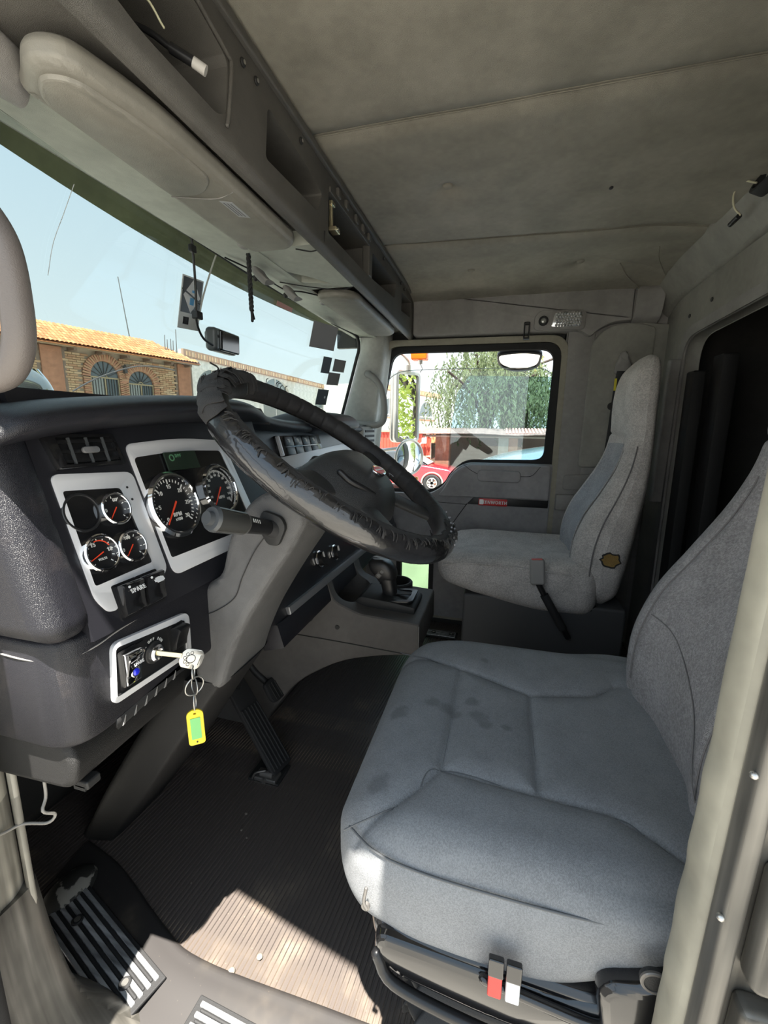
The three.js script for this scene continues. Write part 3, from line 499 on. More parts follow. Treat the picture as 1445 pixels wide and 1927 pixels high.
  obj('bay_rail', [box(0.835, 1.18, 1.59, 1.603, -0.447, -0.436, 0.002), ...[0.88, 0.94, 1.02, 1.08, 1.14].map((x) => box(x, x + 0.018, 1.60, 1.622, -0.442, -0.432, 0.003))], M.headerConsole, h);
  obj('bay_post', [box(1.155, 1.185, 1.505, 1.60, -0.46, -0.436, 0.004)], M.headerConsole, h);
  const plug = obj('loose_plug', [tube([[0.30, 1.55, -0.52], [0.31, 1.535, -0.48], [0.322, 1.52, -0.455]], 0.004, 8), rod([0.322, 1.520, -0.455], [0.334, 1.508, -0.43], 0.0064)], M.black, h); obj('plug_cap', rod([0.334, 1.508, -0.43], [0.342, 1.501, -0.417], 0.0066), mat([0.5, 0.48, 0.45], 0.5), plug); obj('plug_wire', tube([[0.29, 1.57, -0.52], [0.295, 1.56, -0.47], [0.312, 1.535, -0.455]], 0.0016, 5), mat([0.6, 0.58, 0.4], 0.5), plug);
  obj('hinge_lump', loft([[0.245, 0.02], [0.215, 0.035], [0.16, 0.04], [0.10, 0.04]].map(([x, w]) => [[x, 1.475, -0.625 - w], [x, 1.44, -0.625 - w * 0.7], [x, 1.43, -0.625], [x, 1.44, -0.625 + w * 0.7], [x, 1.475, -0.625 + w]]), { nu: 30, nv: 12 }), M.taupe, h);
  obj('front_edge', tube([[0.15, 1.461, -0.69], [0.5, 1.466, -0.725], [1.0, 1.468, -0.745], [1.5, 1.468, -0.725], [1.78, 1.466, -0.69]], 0.004, 6), M.dark, h);
}
function sunVisor(name, label, outline, y, tilt, th, withTab) { // padded board hinged at its windscreen edge
  const t = thing(name, label, 'sun visor');
  let g = ext(outline, th, AY(y), { bevel: th * 0.45, bs: 5 });
  obj('board', g, M.visor, t);
  return t;
}
{
  const y = 1.466;
  const o1 = roundPoly([[0.222, -0.592, 0.03], [0.188, -0.545, 0.04], [0.205, -0.500, 0.04], [0.31, -0.474, 0.08], [0.715, -0.474, 0.02], [0.742, -0.50, 0.02], [0.738, -0.59, 0.015], [0.70, -0.606, 0.02], [0.225, -0.600, 0.02]], 0.03, 8);
  const v = sunVisor('sun_visor', 'large padded driver sun visor folded up under the overhead console', o1, y, 0, 0.036);
  obj('raised_pad', ext(roundPoly([[0.235, -0.584, 0.03], [0.205, -0.545, 0.04], [0.222, -0.510, 0.04], [0.32, -0.490, 0.06], [0.44, -0.488, 0.02], [0.475, -0.53, 0.05], [0.465, -0.588, 0.02]], 0.02, 8), 0.012, AY(y - 0.030), { bevel: 0.0055, bs: 4 }), M.visor, v);
  obj('pad_seam', tube([[0.470, y - 0.0375, -0.592], [0.487, y - 0.0375, -0.55], [0.495, y - 0.0375, -0.515], [0.49, y - 0.034, -0.482]], 0.0012, 5), M.taupe, v);
  const s = obj('care_label', ext([[0.505, -0.520], [0.515, -0.500], [0.575, -0.500], [0.565, -0.520]], 0.0008, AY(y - 0.0359)), mat([0.42, 0.43, 0.45], 0.5), v); s.userData.label = 'pale printed label';
  obj('label_print', [0, 1, 2].map((i) => ext([[0.512 + i * 0.003, -0.517 + i * 0.005], [0.513 + i * 0.003, -0.515 + i * 0.005], [0.561 + i * 0.003, -0.515 + i * 0.005], [0.560 + i * 0.003, -0.517 + i * 0.005]], 0.0003, AY(y - 0.0367))), mat([0.16, 0.16, 0.18], 0.5), s);
  obj('clip_notch', new THREE.SphereGeometry(0.014, 16, 10).scale(1.2, 0.5, 0.8).translate(0.700, y - 0.030, -0.598), M.taupe, v);
}
{
  const y = 1.464;
  const o = roundPoly([[1.11, -0.60, 0.03], [1.10, -0.53, 0.04], [1.15, -0.476, 0.04], [1.66, -0.474, 0.03], [1.71, -0.50, 0.03], [1.71, -0.58, 0.02], [1.67, -0.605, 0.02], [1.16, -0.612, 0.03]], 0.03, 8);
  const v = sunVisor('sun_visor', 'smaller passenger sun visor folded up above the windscreen corner', o, y, 0, 0.03);
  obj('clip_notch', new THREE.SphereGeometry(0.013, 16, 10).scale(1.2, 0.5, 0.8).translate(1.18, y - 0.024, -0.608), M.taupe, v);
}
for (const [x, z, l] of [[0.885, -0.672, 'grey visor clip nearer the hanging braided cord'], [1.045, -0.665, 'grey visor clip beside the passenger sun visor']]) { // visor clips
  const t = thing('visor_clip', l, 'clip');
  obj('hook', loft([[0, 0], [0.012, 0.3], [0.026, 0.9], [0.03, 1.3]].map(([d, a]) => { const c = V(x + d * 0.6, 1.448 - d * 0.9, z + 0.02 * a), w = 0.024 - d * 0.3; return [[c.x - w, c.y, c.z - 0.006], [c.x - w * 0.3, c.y - 0.006, c.z - 0.012], [c.x + w, c.y, c.z - 0.006], [c.x + w, c.y + 0.004, c.z + 0.006], [c.x - w, c.y + 0.004, c.z + 0.006]]; }), { nu: 30, nv: 12 }), M.taupe, t);
  obj('pin', new THREE.SphereGeometry(0.008, 10, 8).translate(x + 0.005, 1.432, z - 0.012), M.dark, t);
}
tag(obj('cable', [tube([[0.80, 1.455, -0.715], [0.9, 1.449, -0.685], [1.04, 1.444, -0.672], [1.08, 1.447, -0.63], [1.20, 1.447, -0.55], [1.30, 1.448, -0.50]], 0.0022, 6)], M.black), 'thin black cable running between the visor clips', 'cable');
{ // braided dark cord hanging down
  const t = thing('braided_cord', 'dark braided cord with a frayed end hanging from the visor', 'cord');
  for (let k = 0; k < 3; k++) { const pts = []; for (let i = 0; i <= 40; i++) { const q = i / 40, a = q * 26 + k * 2.094; pts.push(V(0.772 + 0.003 * Math.cos(a) + 0.004 * q, lerp(1.445, 1.318, q), -0.63 + 0.003 * Math.sin(a))); } obj('strand', tube(pts, 0.0032, 6, false, 120), M.rubber, t); }
  obj('frayed_end', [tube([[0.776, 1.32, -0.63], [0.774, 1.305, -0.628], [0.772, 1.292, -0.627]], 0.0036, 6), tube([[0.777, 1.32, -0.63], [0.782, 1.308, -0.63], [0.784, 1.300, -0.629]], 0.003, 6)], M.rubber, t);
}
{ // dash camera on the windscreen with its cable
  const t = thing('dash_camera', 'black boxy dash camera stuck inside the windscreen', 'camera');
  const u = V(0.143, 0.006, -0.02).normalize(), m = frame([0.873, 1.266, -0.79], u, [0.08, 1, 0.05]);
  obj('housing', new RoundedBoxGeometry(0.135, 0.062, 0.034, 4, 0.012).applyMatrix4(m), M.camGrey, t);
  obj('dark_face', new RoundedBoxGeometry(0.112, 0.055, 0.012, 3, 0.006).applyMatrix4(m.clone().multiply(new THREE.Matrix4().makeTranslation(0.012, 0, 0.016))), M.blackGloss, t);
  obj('side_button', disc(0.004, 0.003, m.clone().multiply(new THREE.Matrix4().makeTranslation(-0.052, 0.008, 0.016))), M.dark, t);
  obj('mount', new RoundedBoxGeometry(0.05, 0.03, 0.03, 2, 0.005).applyMatrix4(m.clone().multiply(new THREE.Matrix4().makeTranslation(0, 0.01, -0.025))), M.dark, t);
}
{
  const t = thing('camera_cable', 'black cable with a plug dangling down to the dash camera', 'cable');
  obj('wire', tube([[0.70, 1.47, -0.735], [0.706, 1.44, -0.738], [0.716, 1.38, -0.745], [0.727, 1.325, -0.755], [0.738, 1.285, -0.765], [0.765, 1.255, -0.77], [0.812, 1.245, -0.775]], 0.003, 7, false, 50), M.black, t);
  obj('plug', [box(0.697, 0.715, 1.435, 1.452, -0.745, -0.733, 0.003), box(0.722, 0.745, 1.293, 1.312, -0.768, -0.75, 0.003)], M.black, t);
}
tag(obj('hanging_strap', tube([[0.80, 1.462, -0.742], [0.785, 1.43, -0.745], [0.765, 1.36, -0.76], [0.752, 1.30, -0.77]], 0.0022, 5), mat([0.55, 0.56, 0.52], 0.6)), 'thin pale strap hanging behind the camera cable', 'strap');
{ // stickers on the windscreen
  const put = (name, label, cat, x0, x1, y0, y1, material, tilt = 0) => { const xm = (x0 + x1) / 2, ym = (y0 + y1) / 2, t = thing(name, label, cat); const m = frame([xm, ym, wsZ(xm, ym) + 0.006], [1, tilt, 0.26 * (xm - 1)], [-tilt, 1, 0.30]); obj('paper', new THREE.BoxGeometry(x1 - x0, y1 - y0, 0.0012).applyMatrix4(m), material, t); return [t, m]; };
  const at = (m, x, y) => m.clone().multiply(new THREE.Matrix4().makeTranslation(x, y, 0.0008));
  const dk = mat([0.10, 0.11, 0.12], 0.6), dk2 = mat([0.22, 0.21, 0.21], 0.6);
  put('windscreen_sticker', 'large grey paper sticker at the top corner of the windscreen', 'sticker', 1.42, 1.62, 1.355, 1.455, mat([0.32, 0.29, 0.28], 0.7), 0.07);
  put('windscreen_sticker', 'tall dark bluish sticker left of the two brown ones', 'sticker', 1.555, 1.625, 1.265, 1.335, dk, 0.05);
  put('windscreen_sticker', 'upper brown sticker beside the tall bluish one', 'sticker', 1.645, 1.745, 1.283, 1.338, dk2, 0.05);
  put('windscreen_sticker', 'lower brown sticker beside the tall bluish one', 'sticker', 1.625, 1.725, 1.222, 1.278, dk2, 0.05);
  const [t3, m3] = put('windscreen_sticker', 'lowest dark sticker with a pale dot on the windscreen', 'sticker', 1.575, 1.665, 1.13, 1.20, dk, 0.04);
  obj('pale_dot', disc(0.006, 0.001, at(m3, 0.02, 0)), M.white, t3);
  const [t4, m4] = put('windscreen_sticker', 'black sticker with a white diamond and blue square behind the cable', 'sticker', 0.715, 0.800, 1.275, 1.40, mat([0.75, 0.77, 0.76], 0.6), 0.1);
  obj('black_field', new THREE.BoxGeometry(0.076, 0.082, 0.001).applyMatrix4(at(m4, 0, 0.018)), M.black, t4);
  obj('white_diamond', ext([[0, -0.04], [0.034, 0], [0, 0.04], [-0.034, 0]], 0.001, at(m4, 0, 0.018)), M.white, t4);
  obj('blue_square', [new THREE.BoxGeometry(0.016, 0.017, 0.001).applyMatrix4(at(m4, 0.001, 0.006).multiply(new THREE.Matrix4().makeTranslation(0, 0, 0.001))), new THREE.BoxGeometry(0.012, 0.006, 0.001).applyMatrix4(at(m4, 0.004, 0.03).multiply(new THREE.Matrix4().makeTranslation(0, 0, 0.001)))], mat([0.12, 0.42, 0.75], 0.6), t4);
  obj('dark_bar', new THREE.BoxGeometry(0.088, 0.004, 0.001).applyMatrix4(at(m4, 0, 0.018).multiply(new THREE.Matrix4().makeRotationZ(-0.3)).multiply(new THREE.Matrix4().makeTranslation(0, 0, 0.002))), M.black, t4);
  obj('small_picture', new THREE.BoxGeometry(0.022, 0.018, 0.001).applyMatrix4(at(m4, -0.014, -0.042)), M.dark, t4);
  const [t5] = put('windscreen_sticker', 'faint red and white sticker above the passenger sun visor edge', 'sticker', 1.16, 1.26, 1.437, 1.452, mat([0.7, 0.35, 0.30], 0.6), 0);
}

// ================= DASHBOARD =================
const DN = V(0, 0.2785, 0.9604), DV = V(0, 0.9604, -0.2785);
const DF = (off = 0) => frame(V(0, 1.0, -0.56).addScaledVector(DN, off), [1, 0, 0], DV); // instrument face: outline in (x, s)
const DP = (x, s, off = 0) => V(x, 1.0, -0.56).addScaledVector(DV, s).addScaledVector(DN, off);
const DM = (x, s, off = 0) => frame(DP(x, s, off), [1, 0, 0], DV);
const lean = (g) => warp(g, (v) => { v.z -= (v.y - 0.765) * 0.29; });
{
  const d = thing('dashboard', 'black grained dashboard with a long padded brow and grey lower knee roll', 'dashboard');
  // padded brow, lofted across the cab
  const st = [[0.085, 1.030, -0.515], [0.11, 1.043, -0.503], [0.16, 1.054, -0.50], [0.24, 1.064, -0.50], [0.34, 1.073, -0.50], [0.45, 1.080, -0.50], [0.56, 1.081, -0.51], [0.66, 1.074, -0.545], [0.78, 1.058, -0.585], [0.95, 1.046, -0.60], [1.2, 1.042, -0.605], [1.5, 1.04, -0.605], [1.79, 1.03, -0.61]];
  const rows = st.map(([x, yt, zl]) => [[x, yt - 0.014, zl], [x, yt - 0.003, zl - 0.012], [x, yt + 0.004, zl - 0.05], [x, yt + 0.002, zl - 0.13], [x, yt - 0.005, zl - 0.23], [x, yt - 0.03, -0.92], [x, yt - 0.07, -0.9], [x, yt - 0.06, zl - 0.22], [x, yt - 0.05, zl - 0.13], [x, yt - 0.042, zl - 0.06], [x, yt - 0.027, zl - 0.01]]);
  obj('top_pad', loft(rows, { nu: 66, nv: 70 }), M.dash, d);
  obj('instrument_face', ext([[0.14, -0.255], [0.66, -0.255], [0.66, 0.075], [0.14, 0.075]], 0.05, DF(-0.05), { holes: [Array.from({ length: 24 }, (_, i) => [0.182 + 0.0235 * Math.cos(i * Math.PI / 12), -0.090 + 0.0235 * Math.sin(i * Math.PI / 12)])] }), M.dashSmooth, d);
  obj('under_brow', grid((u, v) => V(lerp(0.12, 0.75, u), lerp(1.035, 1.075, v), lerp(-0.575, -0.60, v)), 4, 2), M.dashSmooth, d);
  obj('side_pad', lean(new RoundedBoxGeometry(0.070, 0.30, 0.28, 6, 0.030).translate(0.120, 0.915, -0.625)), M.dash, d);
  obj('lower_block', ext(roundPoly([[0.62, -0.76], [0.62, -0.497, 0.02], [0.098, -0.497, 0.05], [0.098, -0.76]], 0.005, 8), 0.155, AY(0.768), { bevel: 0.014, bs: 4 }), M.dash, d);
  obj('block_seam', tube([[0.0978, 0.748, -0.74], [0.0978, 0.746, -0.62], [0.0978, 0.743, -0.555], [0.1045, 0.742, -0.522], [0.122, 0.741, -0.5035], [0.15, 0.744, -0.4968], [0.18, 0.749, -0.4965], [0.23, 0.753, -0.4966], [0.31, 0.756, -0.4975]], 0.0011, 6, false, 90), M.taupe, d);
  obj('knee_roll', warp(ext(roundPoly([[-0.525, 0.618], [-0.513, 0.59, 0.02], [-0.523, 0.545, 0.022], [-0.76, 0.535], [-0.76, 0.62]], 0.012, 6), 0.60, AX(0.71), { bevel: 0.010, bs: 3 }), (v) => { v.y -= Math.max(0, v.x - 0.12) * 0.13; v.z -= Math.max(0, v.x - 0.5) * 0.5; }), M.knee, d);
  obj('knee_grip', warp(ext([[0.165, 0.622], [0.29, 0.635], [0.29, 0.622], [0.165, 0.606]], 0.006, AZ(-0.503)), () => {}), M.rubber, d);
  for (let i = 0; i < 6; i++) obj('grip_notch', ext([[0.172 + i * 0.02, 0.607 + i * 0.0022], [0.176 + i * 0.02, 0.608 + i * 0.0022], [0.179 + i * 0.02, 0.620 + i * 0.0022]], 0.002, AZ(-0.498)), M.taupe, d);
  // centre and passenger face, set back
  obj('centre_face', ext([[0.60, -0.44], [1.80, -0.44], [1.80, 0.06], [0.60, 0.06]], 0.09, DF(-0.15)), M.dashSmooth, d);
  obj('lower_strip', ext([[0.66, -0.44], [1.50, -0.455], [1.50, -0.435], [0.66, -0.42]], 0.014, DF(-0.062), { bevel: 0.003 }), M.silverDull, d);
  obj('lower_lip', ext([[0.60, -0.50], [1.80, -0.50], [1.80, -0.44], [0.60, -0.44]], 0.06, DF(-0.115), { bevel: 0.004 }), M.dash, d);
  obj('passenger_pod', loft([[1.04, -0.64], [1.10, -0.575], [1.25, -0.56], [1.40, -0.57], [1.47, -0.60], [1.50, -0.66]].map(([x, z], i) => { const h = [0.0, 0.03, 0.036, 0.034, 0.03, 0.004][i]; return [[x, 1.03, z + 0.01], [x, 1.035 + h * 0.8, z], [x, 1.045 + h, z - 0.04], [x, 1.045 + h, z - 0.14], [x, 1.03, z - 0.22], [x, 1.0, z - 0.1]]; }), { nu: 36, nv: 24 }), M.dash, d);
  obj('silver_strip', ext(roundPoly([[0.84, -0.083], [1.42, -0.056], [1.42, -0.016], [0.84, -0.043]], 0.004), 0.010, DF(-0.060), { bevel: 0.003 }), M.silver, d);
  for (const [x, s] of [[0.905, -0.365], [1.02, -0.377]]) { const k = obj('heater_knob', disc(0.022, 0.022, DM(x, s, -0.06)), M.black, d); obj('knob_ring', [ring(0.026, 0.021, 0.006, DM(x, s, -0.058), 0.002), box(-0.002, 0.002, 0.004, 0.02, 0.022, 0.024).applyMatrix4(DM(x, s, -0.06))], M.chrome, k); }
  const rb = obj('red_knob', disc(0.018, 0.02, DM(1.23, -0.385, -0.055)), M.red, d); rb.userData.label = 'red push knob';
  obj('chrome_studs', [[0.87, -0.10], [1.28, -0.085], [1.32, -0.09], [1.36, -0.09]].map(([x, s]) => new THREE.SphereGeometry(0.009, 10, 8).applyMatrix4(DM(x, s, -0.055))), M.chrome, d);
}
{ // switch bank behind the wheel
  const t = thing('switch_bank', 'black bank of small icon switches behind the steering wheel', 'switches');
  obj('bank_plate', ext(rr(0.845, 1.15, -0.042, 0.020, 0.004), 0.008, DF(-0.062), { bevel: 0.002 }), M.blackGloss, t);
  obj('silver_bar', ext(rr(0.846, 0.858, -0.04, 0.018, 0.003), 0.012, DF(-0.058), { bevel: 0.002 }), M.silver, t);
  for (let i = 0; i < 4; i++) { const x = 0.915 + i * 0.058, k = obj('key', ext(rr(x - 0.026, x + 0.026, -0.012, 0.016, 0.003), 0.006, DF(-0.056), { bevel: 0.002 }), M.black, t); obj('icon', [disc(0.006, 0.0008, DM(x, 0.003, -0.0505), 10), ext([[x - 0.009, 0.006], [x + 0.004, 0.006], [x + 0.004, 0.009], [x - 0.009, 0.009]], 0.0008, DF(-0.0505))], M.mark, k); }
  for (let i = 0; i < 4; i++) { const x = 0.915 + i * 0.058; obj('key', ext(rr(x - 0.026, x + 0.026, -0.039, -0.015, 0.003), 0.005, DF(-0.056), { bevel: 0.002 }), M.black, t); }
}
{ // round-cornered air vents
  const vent = (label, x0, x1, s0, s1, off) => {
    const t = thing('air_vent', label, 'vent');
    obj('vent_frame', ext(roundPoly([[x0 - 0.004, s0 - 0.003], [x1 + 0.006, s0 - 0.003], [x1, s1 + 0.003], [x0 - 0.012, s1 + 0.003]], 0.003), 0.012, DF(off - 0.002), { holes: [[[x0, s1], [x1 - 0.003, s1], [x1, s0], [x0 + 0.004, s0]]], bevel: 0.002 }), M.blackGloss, t);
    obj('duct', ext([[x0, s0], [x1, s0], [x1, s1], [x0, s1]], 0.002, DF(off + 0.0005)), M.black, t);
    for (let i = 0; i < 3; i++) { const s = lerp(s0, s1, (i + 0.5) / 3); obj('slat', ext([[x0 + 0.002, s - 0.0022], [x1 - 0.002, s - 0.0022], [x1 - 0.002, s + 0.0022], [x0 + 0.002, s + 0.0022]], 0.003, DF(off + 0.004)), M.black, t); }
    for (let i = 0; i < 3; i++) { const x = lerp(x0, x1, (i + 0.8) / 3.6); obj('fin', ext([[x - 0.0014, s0 + 0.002], [x + 0.0014, s0 + 0.002], [x + 0.0014, s1 - 0.002], [x - 0.0014, s1 - 0.002]], 0.003, DF(off + 0.006)), M.knobGrey, t); }
    const k = obj('thumb_tab', ext(rr((x0 + x1) / 2 - 0.013, (x0 + x1) / 2 + 0.012, (s0 + s1) / 2 - 0.0045, (s0 + s1) / 2 + 0.0045, 0.004), 0.006, DF(off + 0.008), { bevel: 0.002 }), M.silverDull, t);
    return t;
  };
  vent('black air vent at the driver end of the dashboard', 0.172, 0.263, -0.028, 0.012, 0.0);
}
function gauge(parent, name, x, s, r, { nums = [], marks = 12, a0 = 225, a1 = -45, needle = 225, label, lab2, numR = 0.62, numS = 0.22, red } = {}) {
  const g = obj(name, ring(r * 1.08, r * 0.90, r < 0.03 ? 0.010 : 0.012, DM(x, s, 0.0), r * 0.17), M.chrome, parent);
  obj('dial', disc(r * 0.92, 0.002, DM(x, s, 0.001)), M.dial, g);
  const m = DM(x, s, 0.0032), tk = [];
  for (let i = 0; i <= marks; i++) { const a = R(lerp(a0, a1, i / marks)), big = i % 5 === 0 || marks < 13, l = big ? 0.15 : 0.09; tk.push(new THREE.BoxGeometry(r * l, r * (big ? 0.045 : 0.03), 0.0004).translate(r * (0.84 - l / 2), 0, 0).applyMatrix4(m.clone().multiply(new THREE.Matrix4().makeRotationZ(a)))); }
  obj('tick_marks', tk, M.mark, g);
  if (red) obj('red_arc', Array.from({ length: 9 }, (_, i) => new THREE.BoxGeometry(r * 0.06, r * 0.09, 0.0004).translate(r * 0.72, 0, 0.0003).applyMatrix4(m.clone().multiply(new THREE.Matrix4().makeRotationZ(R(lerp(red[0], red[1], i / 8)))))), M.needle, g);
  const tx = nums.map(([t, a]) => text(t, r * numS, m.clone().multiply(new THREE.Matrix4().makeTranslation(r * numR * Math.cos(R(a)), r * numR * Math.sin(R(a)), 0)), 0.0004));
  if (label) tx.push(text(label, r * 0.13, m.clone().multiply(new THREE.Matrix4().makeTranslation(r * 0.02, -r * 0.32, 0)), 0.0004));
  if (lab2) tx.push(text(lab2, r * 0.10, m.clone().multiply(new THREE.Matrix4().makeTranslation(r * 0.02, -r * 0.48, 0)), 0.0004));
  if (tx.length) obj('numerals', tx, M.mark, g);
  obj('needle', ext([[-r * 0.12, -r * 0.03], [r * 0.78, -r * 0.018], [r * 0.78, r * 0.018], [-r * 0.12, r * 0.03]], 0.001, m.clone().multiply(new THREE.Matrix4().makeTranslation(0, 0, 0.002)).multiply(new THREE.Matrix4().makeRotationZ(R(needle)))), M.needle, g);
  return g;
}
{ // four-gauge panel with one empty hole
  const t = thing('gauge_panel', 'silver rimmed panel with three small chrome gauges and one empty hole', 'gauges');
  const outer = roundPoly([[0.157, -0.035, 0.012], [0.281, -0.043, 0.014], [0.287, -0.205, 0.018], [0.262, -0.217, 0.01], [0.211, -0.208, 0.004], [0.190, -0.206, 0.004], [0.185, -0.230, 0.006], [0.170, -0.228, 0.01], [0.158, -0.205, 0.01]], 0.008);
  const inner = roundPoly([[0.164, -0.057], [0.252, -0.064, 0.008], [0.264, -0.186, 0.006], [0.163, -0.190]], 0.006);
  obj('silver_bezel', ext(outer, 0.006, DF(-0.0035), { holes: [inner], bevel: 0.0012 }), M.silver, t);
  obj('panel_face', ext(inner, 0.003, DF(-0.0024), { holes: [Array.from({ length: 24 }, (_, i) => [0.182 + 0.0235 * Math.cos(i * Math.PI / 12), -0.090 + 0.0235 * Math.sin(i * Math.PI / 12)])] }), M.blackGloss, t);
  const h = obj('empty_hole', ring(0.0270, 0.0232, 0.003, DM(0.182, -0.090, 0.0), 0.001), M.knobBlack, t); obj('hole_back', disc(0.026, 0.001, DM(0.182, -0.090, -0.051)), M.knee, h); h.userData.label = 'empty gauge hole';
  gauge(t, 'pressure_gauge', 0.229, -0.094, 0.0222, { marks: 8, needle: 228, nums: [['0', 180], ['60', 70]] });
  const v = gauge(t, 'volt_gauge', 0.186, -0.149, 0.0245, { marks: 10, needle: 200, label: 'VOLTS', nums: [['15', 118], ['18', 10]], red: [100, 30] });
  gauge(t, 'oil_gauge', 0.235, -0.152, 0.0222, { marks: 8, needle: 225, nums: [['100', 100], ['0', 190]] });
  for (const [x, s] of [[0.262, -0.066], [0.264, -0.085]]) obj('bezel_screw', disc(0.0018, 0.001, DM(x, s, 0.0022), 10), M.dark, t);
}
{ // main cluster
  const t = thing('instrument_cluster', 'silver rimmed cluster with large rev counter, speedometer and green display', 'instruments');
  const outer = roundPoly([[0.2835, 0.000, 0.014], [0.40, 0.008, 0.1], [0.525, 0.0, 0.02], [0.572, -0.215, 0.015], [0.296, -0.219, 0.018]], 0.012, 8);
  const inner = roundPoly([[0.290, -0.021, 0.01], [0.40, -0.014, 0.1], [0.508, -0.020, 0.01], [0.545, -0.190, 0.006], [0.300, -0.191, 0.006]], 0.008, 8);
  obj('silver_bezel', ext(outer, 0.006, DF(-0.0035), { holes: [inner], bevel: 0.0012 }), M.silver, t);
  obj('cluster_face', ext(inner, 0.003, DF(-0.0024)), M.blackGloss, t);
  const nums = []; for (let i = 0; i <= 6; i++) nums.push([String(i * 5), 225 - i * 45]);
  gauge(t, 'rev_counter', 0.341, -0.107, 0.0525, { marks: 30, needle: 228, nums, label: 'RPM', lab2: 'x100', numS: 0.13, numR: 0.60 });
  const sp = []; for (let i = 0; i <= 12; i++) if (i) sp.push([String(i * 10), 225 - i * 22.5]);
  gauge(t, 'speedometer', 0.466, -0.098, 0.047, { marks: 60, needle: 228, nums: sp, label: 'MPH', numS: 0.10, numR: 0.62 });
  const l = obj('display', ext([[0.353, -0.050], [0.430, -0.050], [0.428, -0.018], [0.352, -0.018]], 0.003, DF(0.003)), M.lcd, t); l.userData.label = 'dim green rectangular display';
  obj('display_mark', [ring(0.006, 0.004, 0.0006, DM(0.366, -0.028, 0.006)), text('DPF', 0.006, DM(0.382, -0.025, 0.006), 0.0005)], mat([0.10, 0.28, 0.14], 0.5), l);
}
// rocker switches at the bottom of the gauge panel
function rocker(label, m, w, h, material, txt, icon) {
  const t = thing('rocker_switch', label, 'switch');
  const A = (x, y, z) => m.clone().multiply(new THREE.Matrix4().makeTranslation(x, y, z));
  // curved paddle: profile in (y, z) swept over the width
  const prof = [[-h / 2, 0.002], [-h / 2 + 0.004, 0.010], [-h * 0.15, 0.0115], [h * 0.25, 0.017], [h / 2 - 0.003, 0.021], [h / 2, 0.017], [h / 2, 0], [-h / 2, 0]];
  const fr = m.clone().multiply(frame([-w / 2, 0, 0], [0, 1, 0], [0, 0, 1]));
  obj('paddle', ext(roundPoly(prof, 0.002, 3), w, fr, { bevel: 0.0012 }), material, t);
  obj('surround', ext(rr(-w / 2 - 0.004, w / 2 + 0.003, -h / 2 - 0.003, h / 2 + 0.003, 0.003), 0.003, A(0, 0, -0.001)), M.black, t);
  return [t, A];
}
{
  const [t, A] = rocker('black rocker switch marked SPARE under the gauge panel', DM(0.205, -0.222, 0.001), 0.034, 0.046, M.blackGloss);
  obj('lettering', text('SPARE', 0.0062, A(0.003, 0.011, 0.0198).multiply(new THREE.Matrix4().makeRotationX(-0.35)), 0.0006), M.white, t);
  obj('small_mark', disc(0.0018, 0.0008, A(-0.010, 0.018, 0.0205), 8), M.white, t);
  const [t2, B] = rocker('black rocker switch with a white engine symbol', DM(0.2445, -0.222, 0.001), 0.033, 0.046, M.blackGloss);
  obj('engine_symbol', [[-0.006, 0.006, -0.004, 0.004], [-0.003, 0.002, 0.004, 0.0065], [0.006, 0.0085, -0.003, 0.003], [-0.009, -0.006, -0.002, 0.002]].map(([a, b, c, d]) => ext([[a, c], [b, c], [b, d], [a, d]], 0.0006, B(0.003, 0.011, 0.0198).multiply(new THREE.Matrix4().makeRotationX(-0.35)))), M.white, t2);
  obj('small_mark', disc(0.0018, 0.0008, B(-0.010, 0.018, 0.0205), 8), M.white, t2);
}
// ignition panel low on the dashboard
const IP = (x, y, off = 0) => frame([x, y, -0.4935 + off], [1, 0.0, 0], [0, 1, 0.0]);
{
  const t = thing('ignition_unit', 'black panel with a silver rim around the ignition lock', 'panel');
  const P = [[0.158, 0.650, 0.01], [0.312, 0.645, 0.012], [0.313, 0.722, 0.016], [0.166, 0.738, 0.014]], Q = [[0.163, 0.658, 0.004], [0.301, 0.653, 0.006], [0.304, 0.713, 0.010], [0.169, 0.731, 0.008]];
  obj('silver_rim', ext(roundPoly(P, 0.01), 0.007, IP(0, 0, -0.0035), { holes: [roundPoly(Q, 0.006)], bevel: 0.001 }), M.silver, t);
  obj('panel_face', ext(roundPoly(Q, 0.006), 0.004, IP(0, 0, -0.003)), M.black, t);
  obj('lock_collar', ring(0.017, 0.010, 0.004, IP(0.233, 0.690, 0.001), 0.001), M.dark, t);
  const l = obj('lock_barrel', ring(0.0125, 0.006, 0.012, IP(0.233, 0.690, 0.001), 0.003), M.chrome, t); obj('key_slot', disc(0.0075, 0.008, IP(0.233, 0.690, 0.001)), M.steel, l);
  const lt = []; [...'ACC OFF IGN'].forEach((c, i) => { if (c !== ' ') { const a = R(160 - i * 13); lt.push(text(c, 0.0042, IP(0.233 + 0.0205 * Math.cos(a), 0.690 + 0.0205 * Math.sin(a), 0.0015).multiply(new THREE.Matrix4().makeRotationZ(a - Math.PI / 2)), 0.0005)); } });
  obj('lock_lettering', lt, M.mark, t);
}
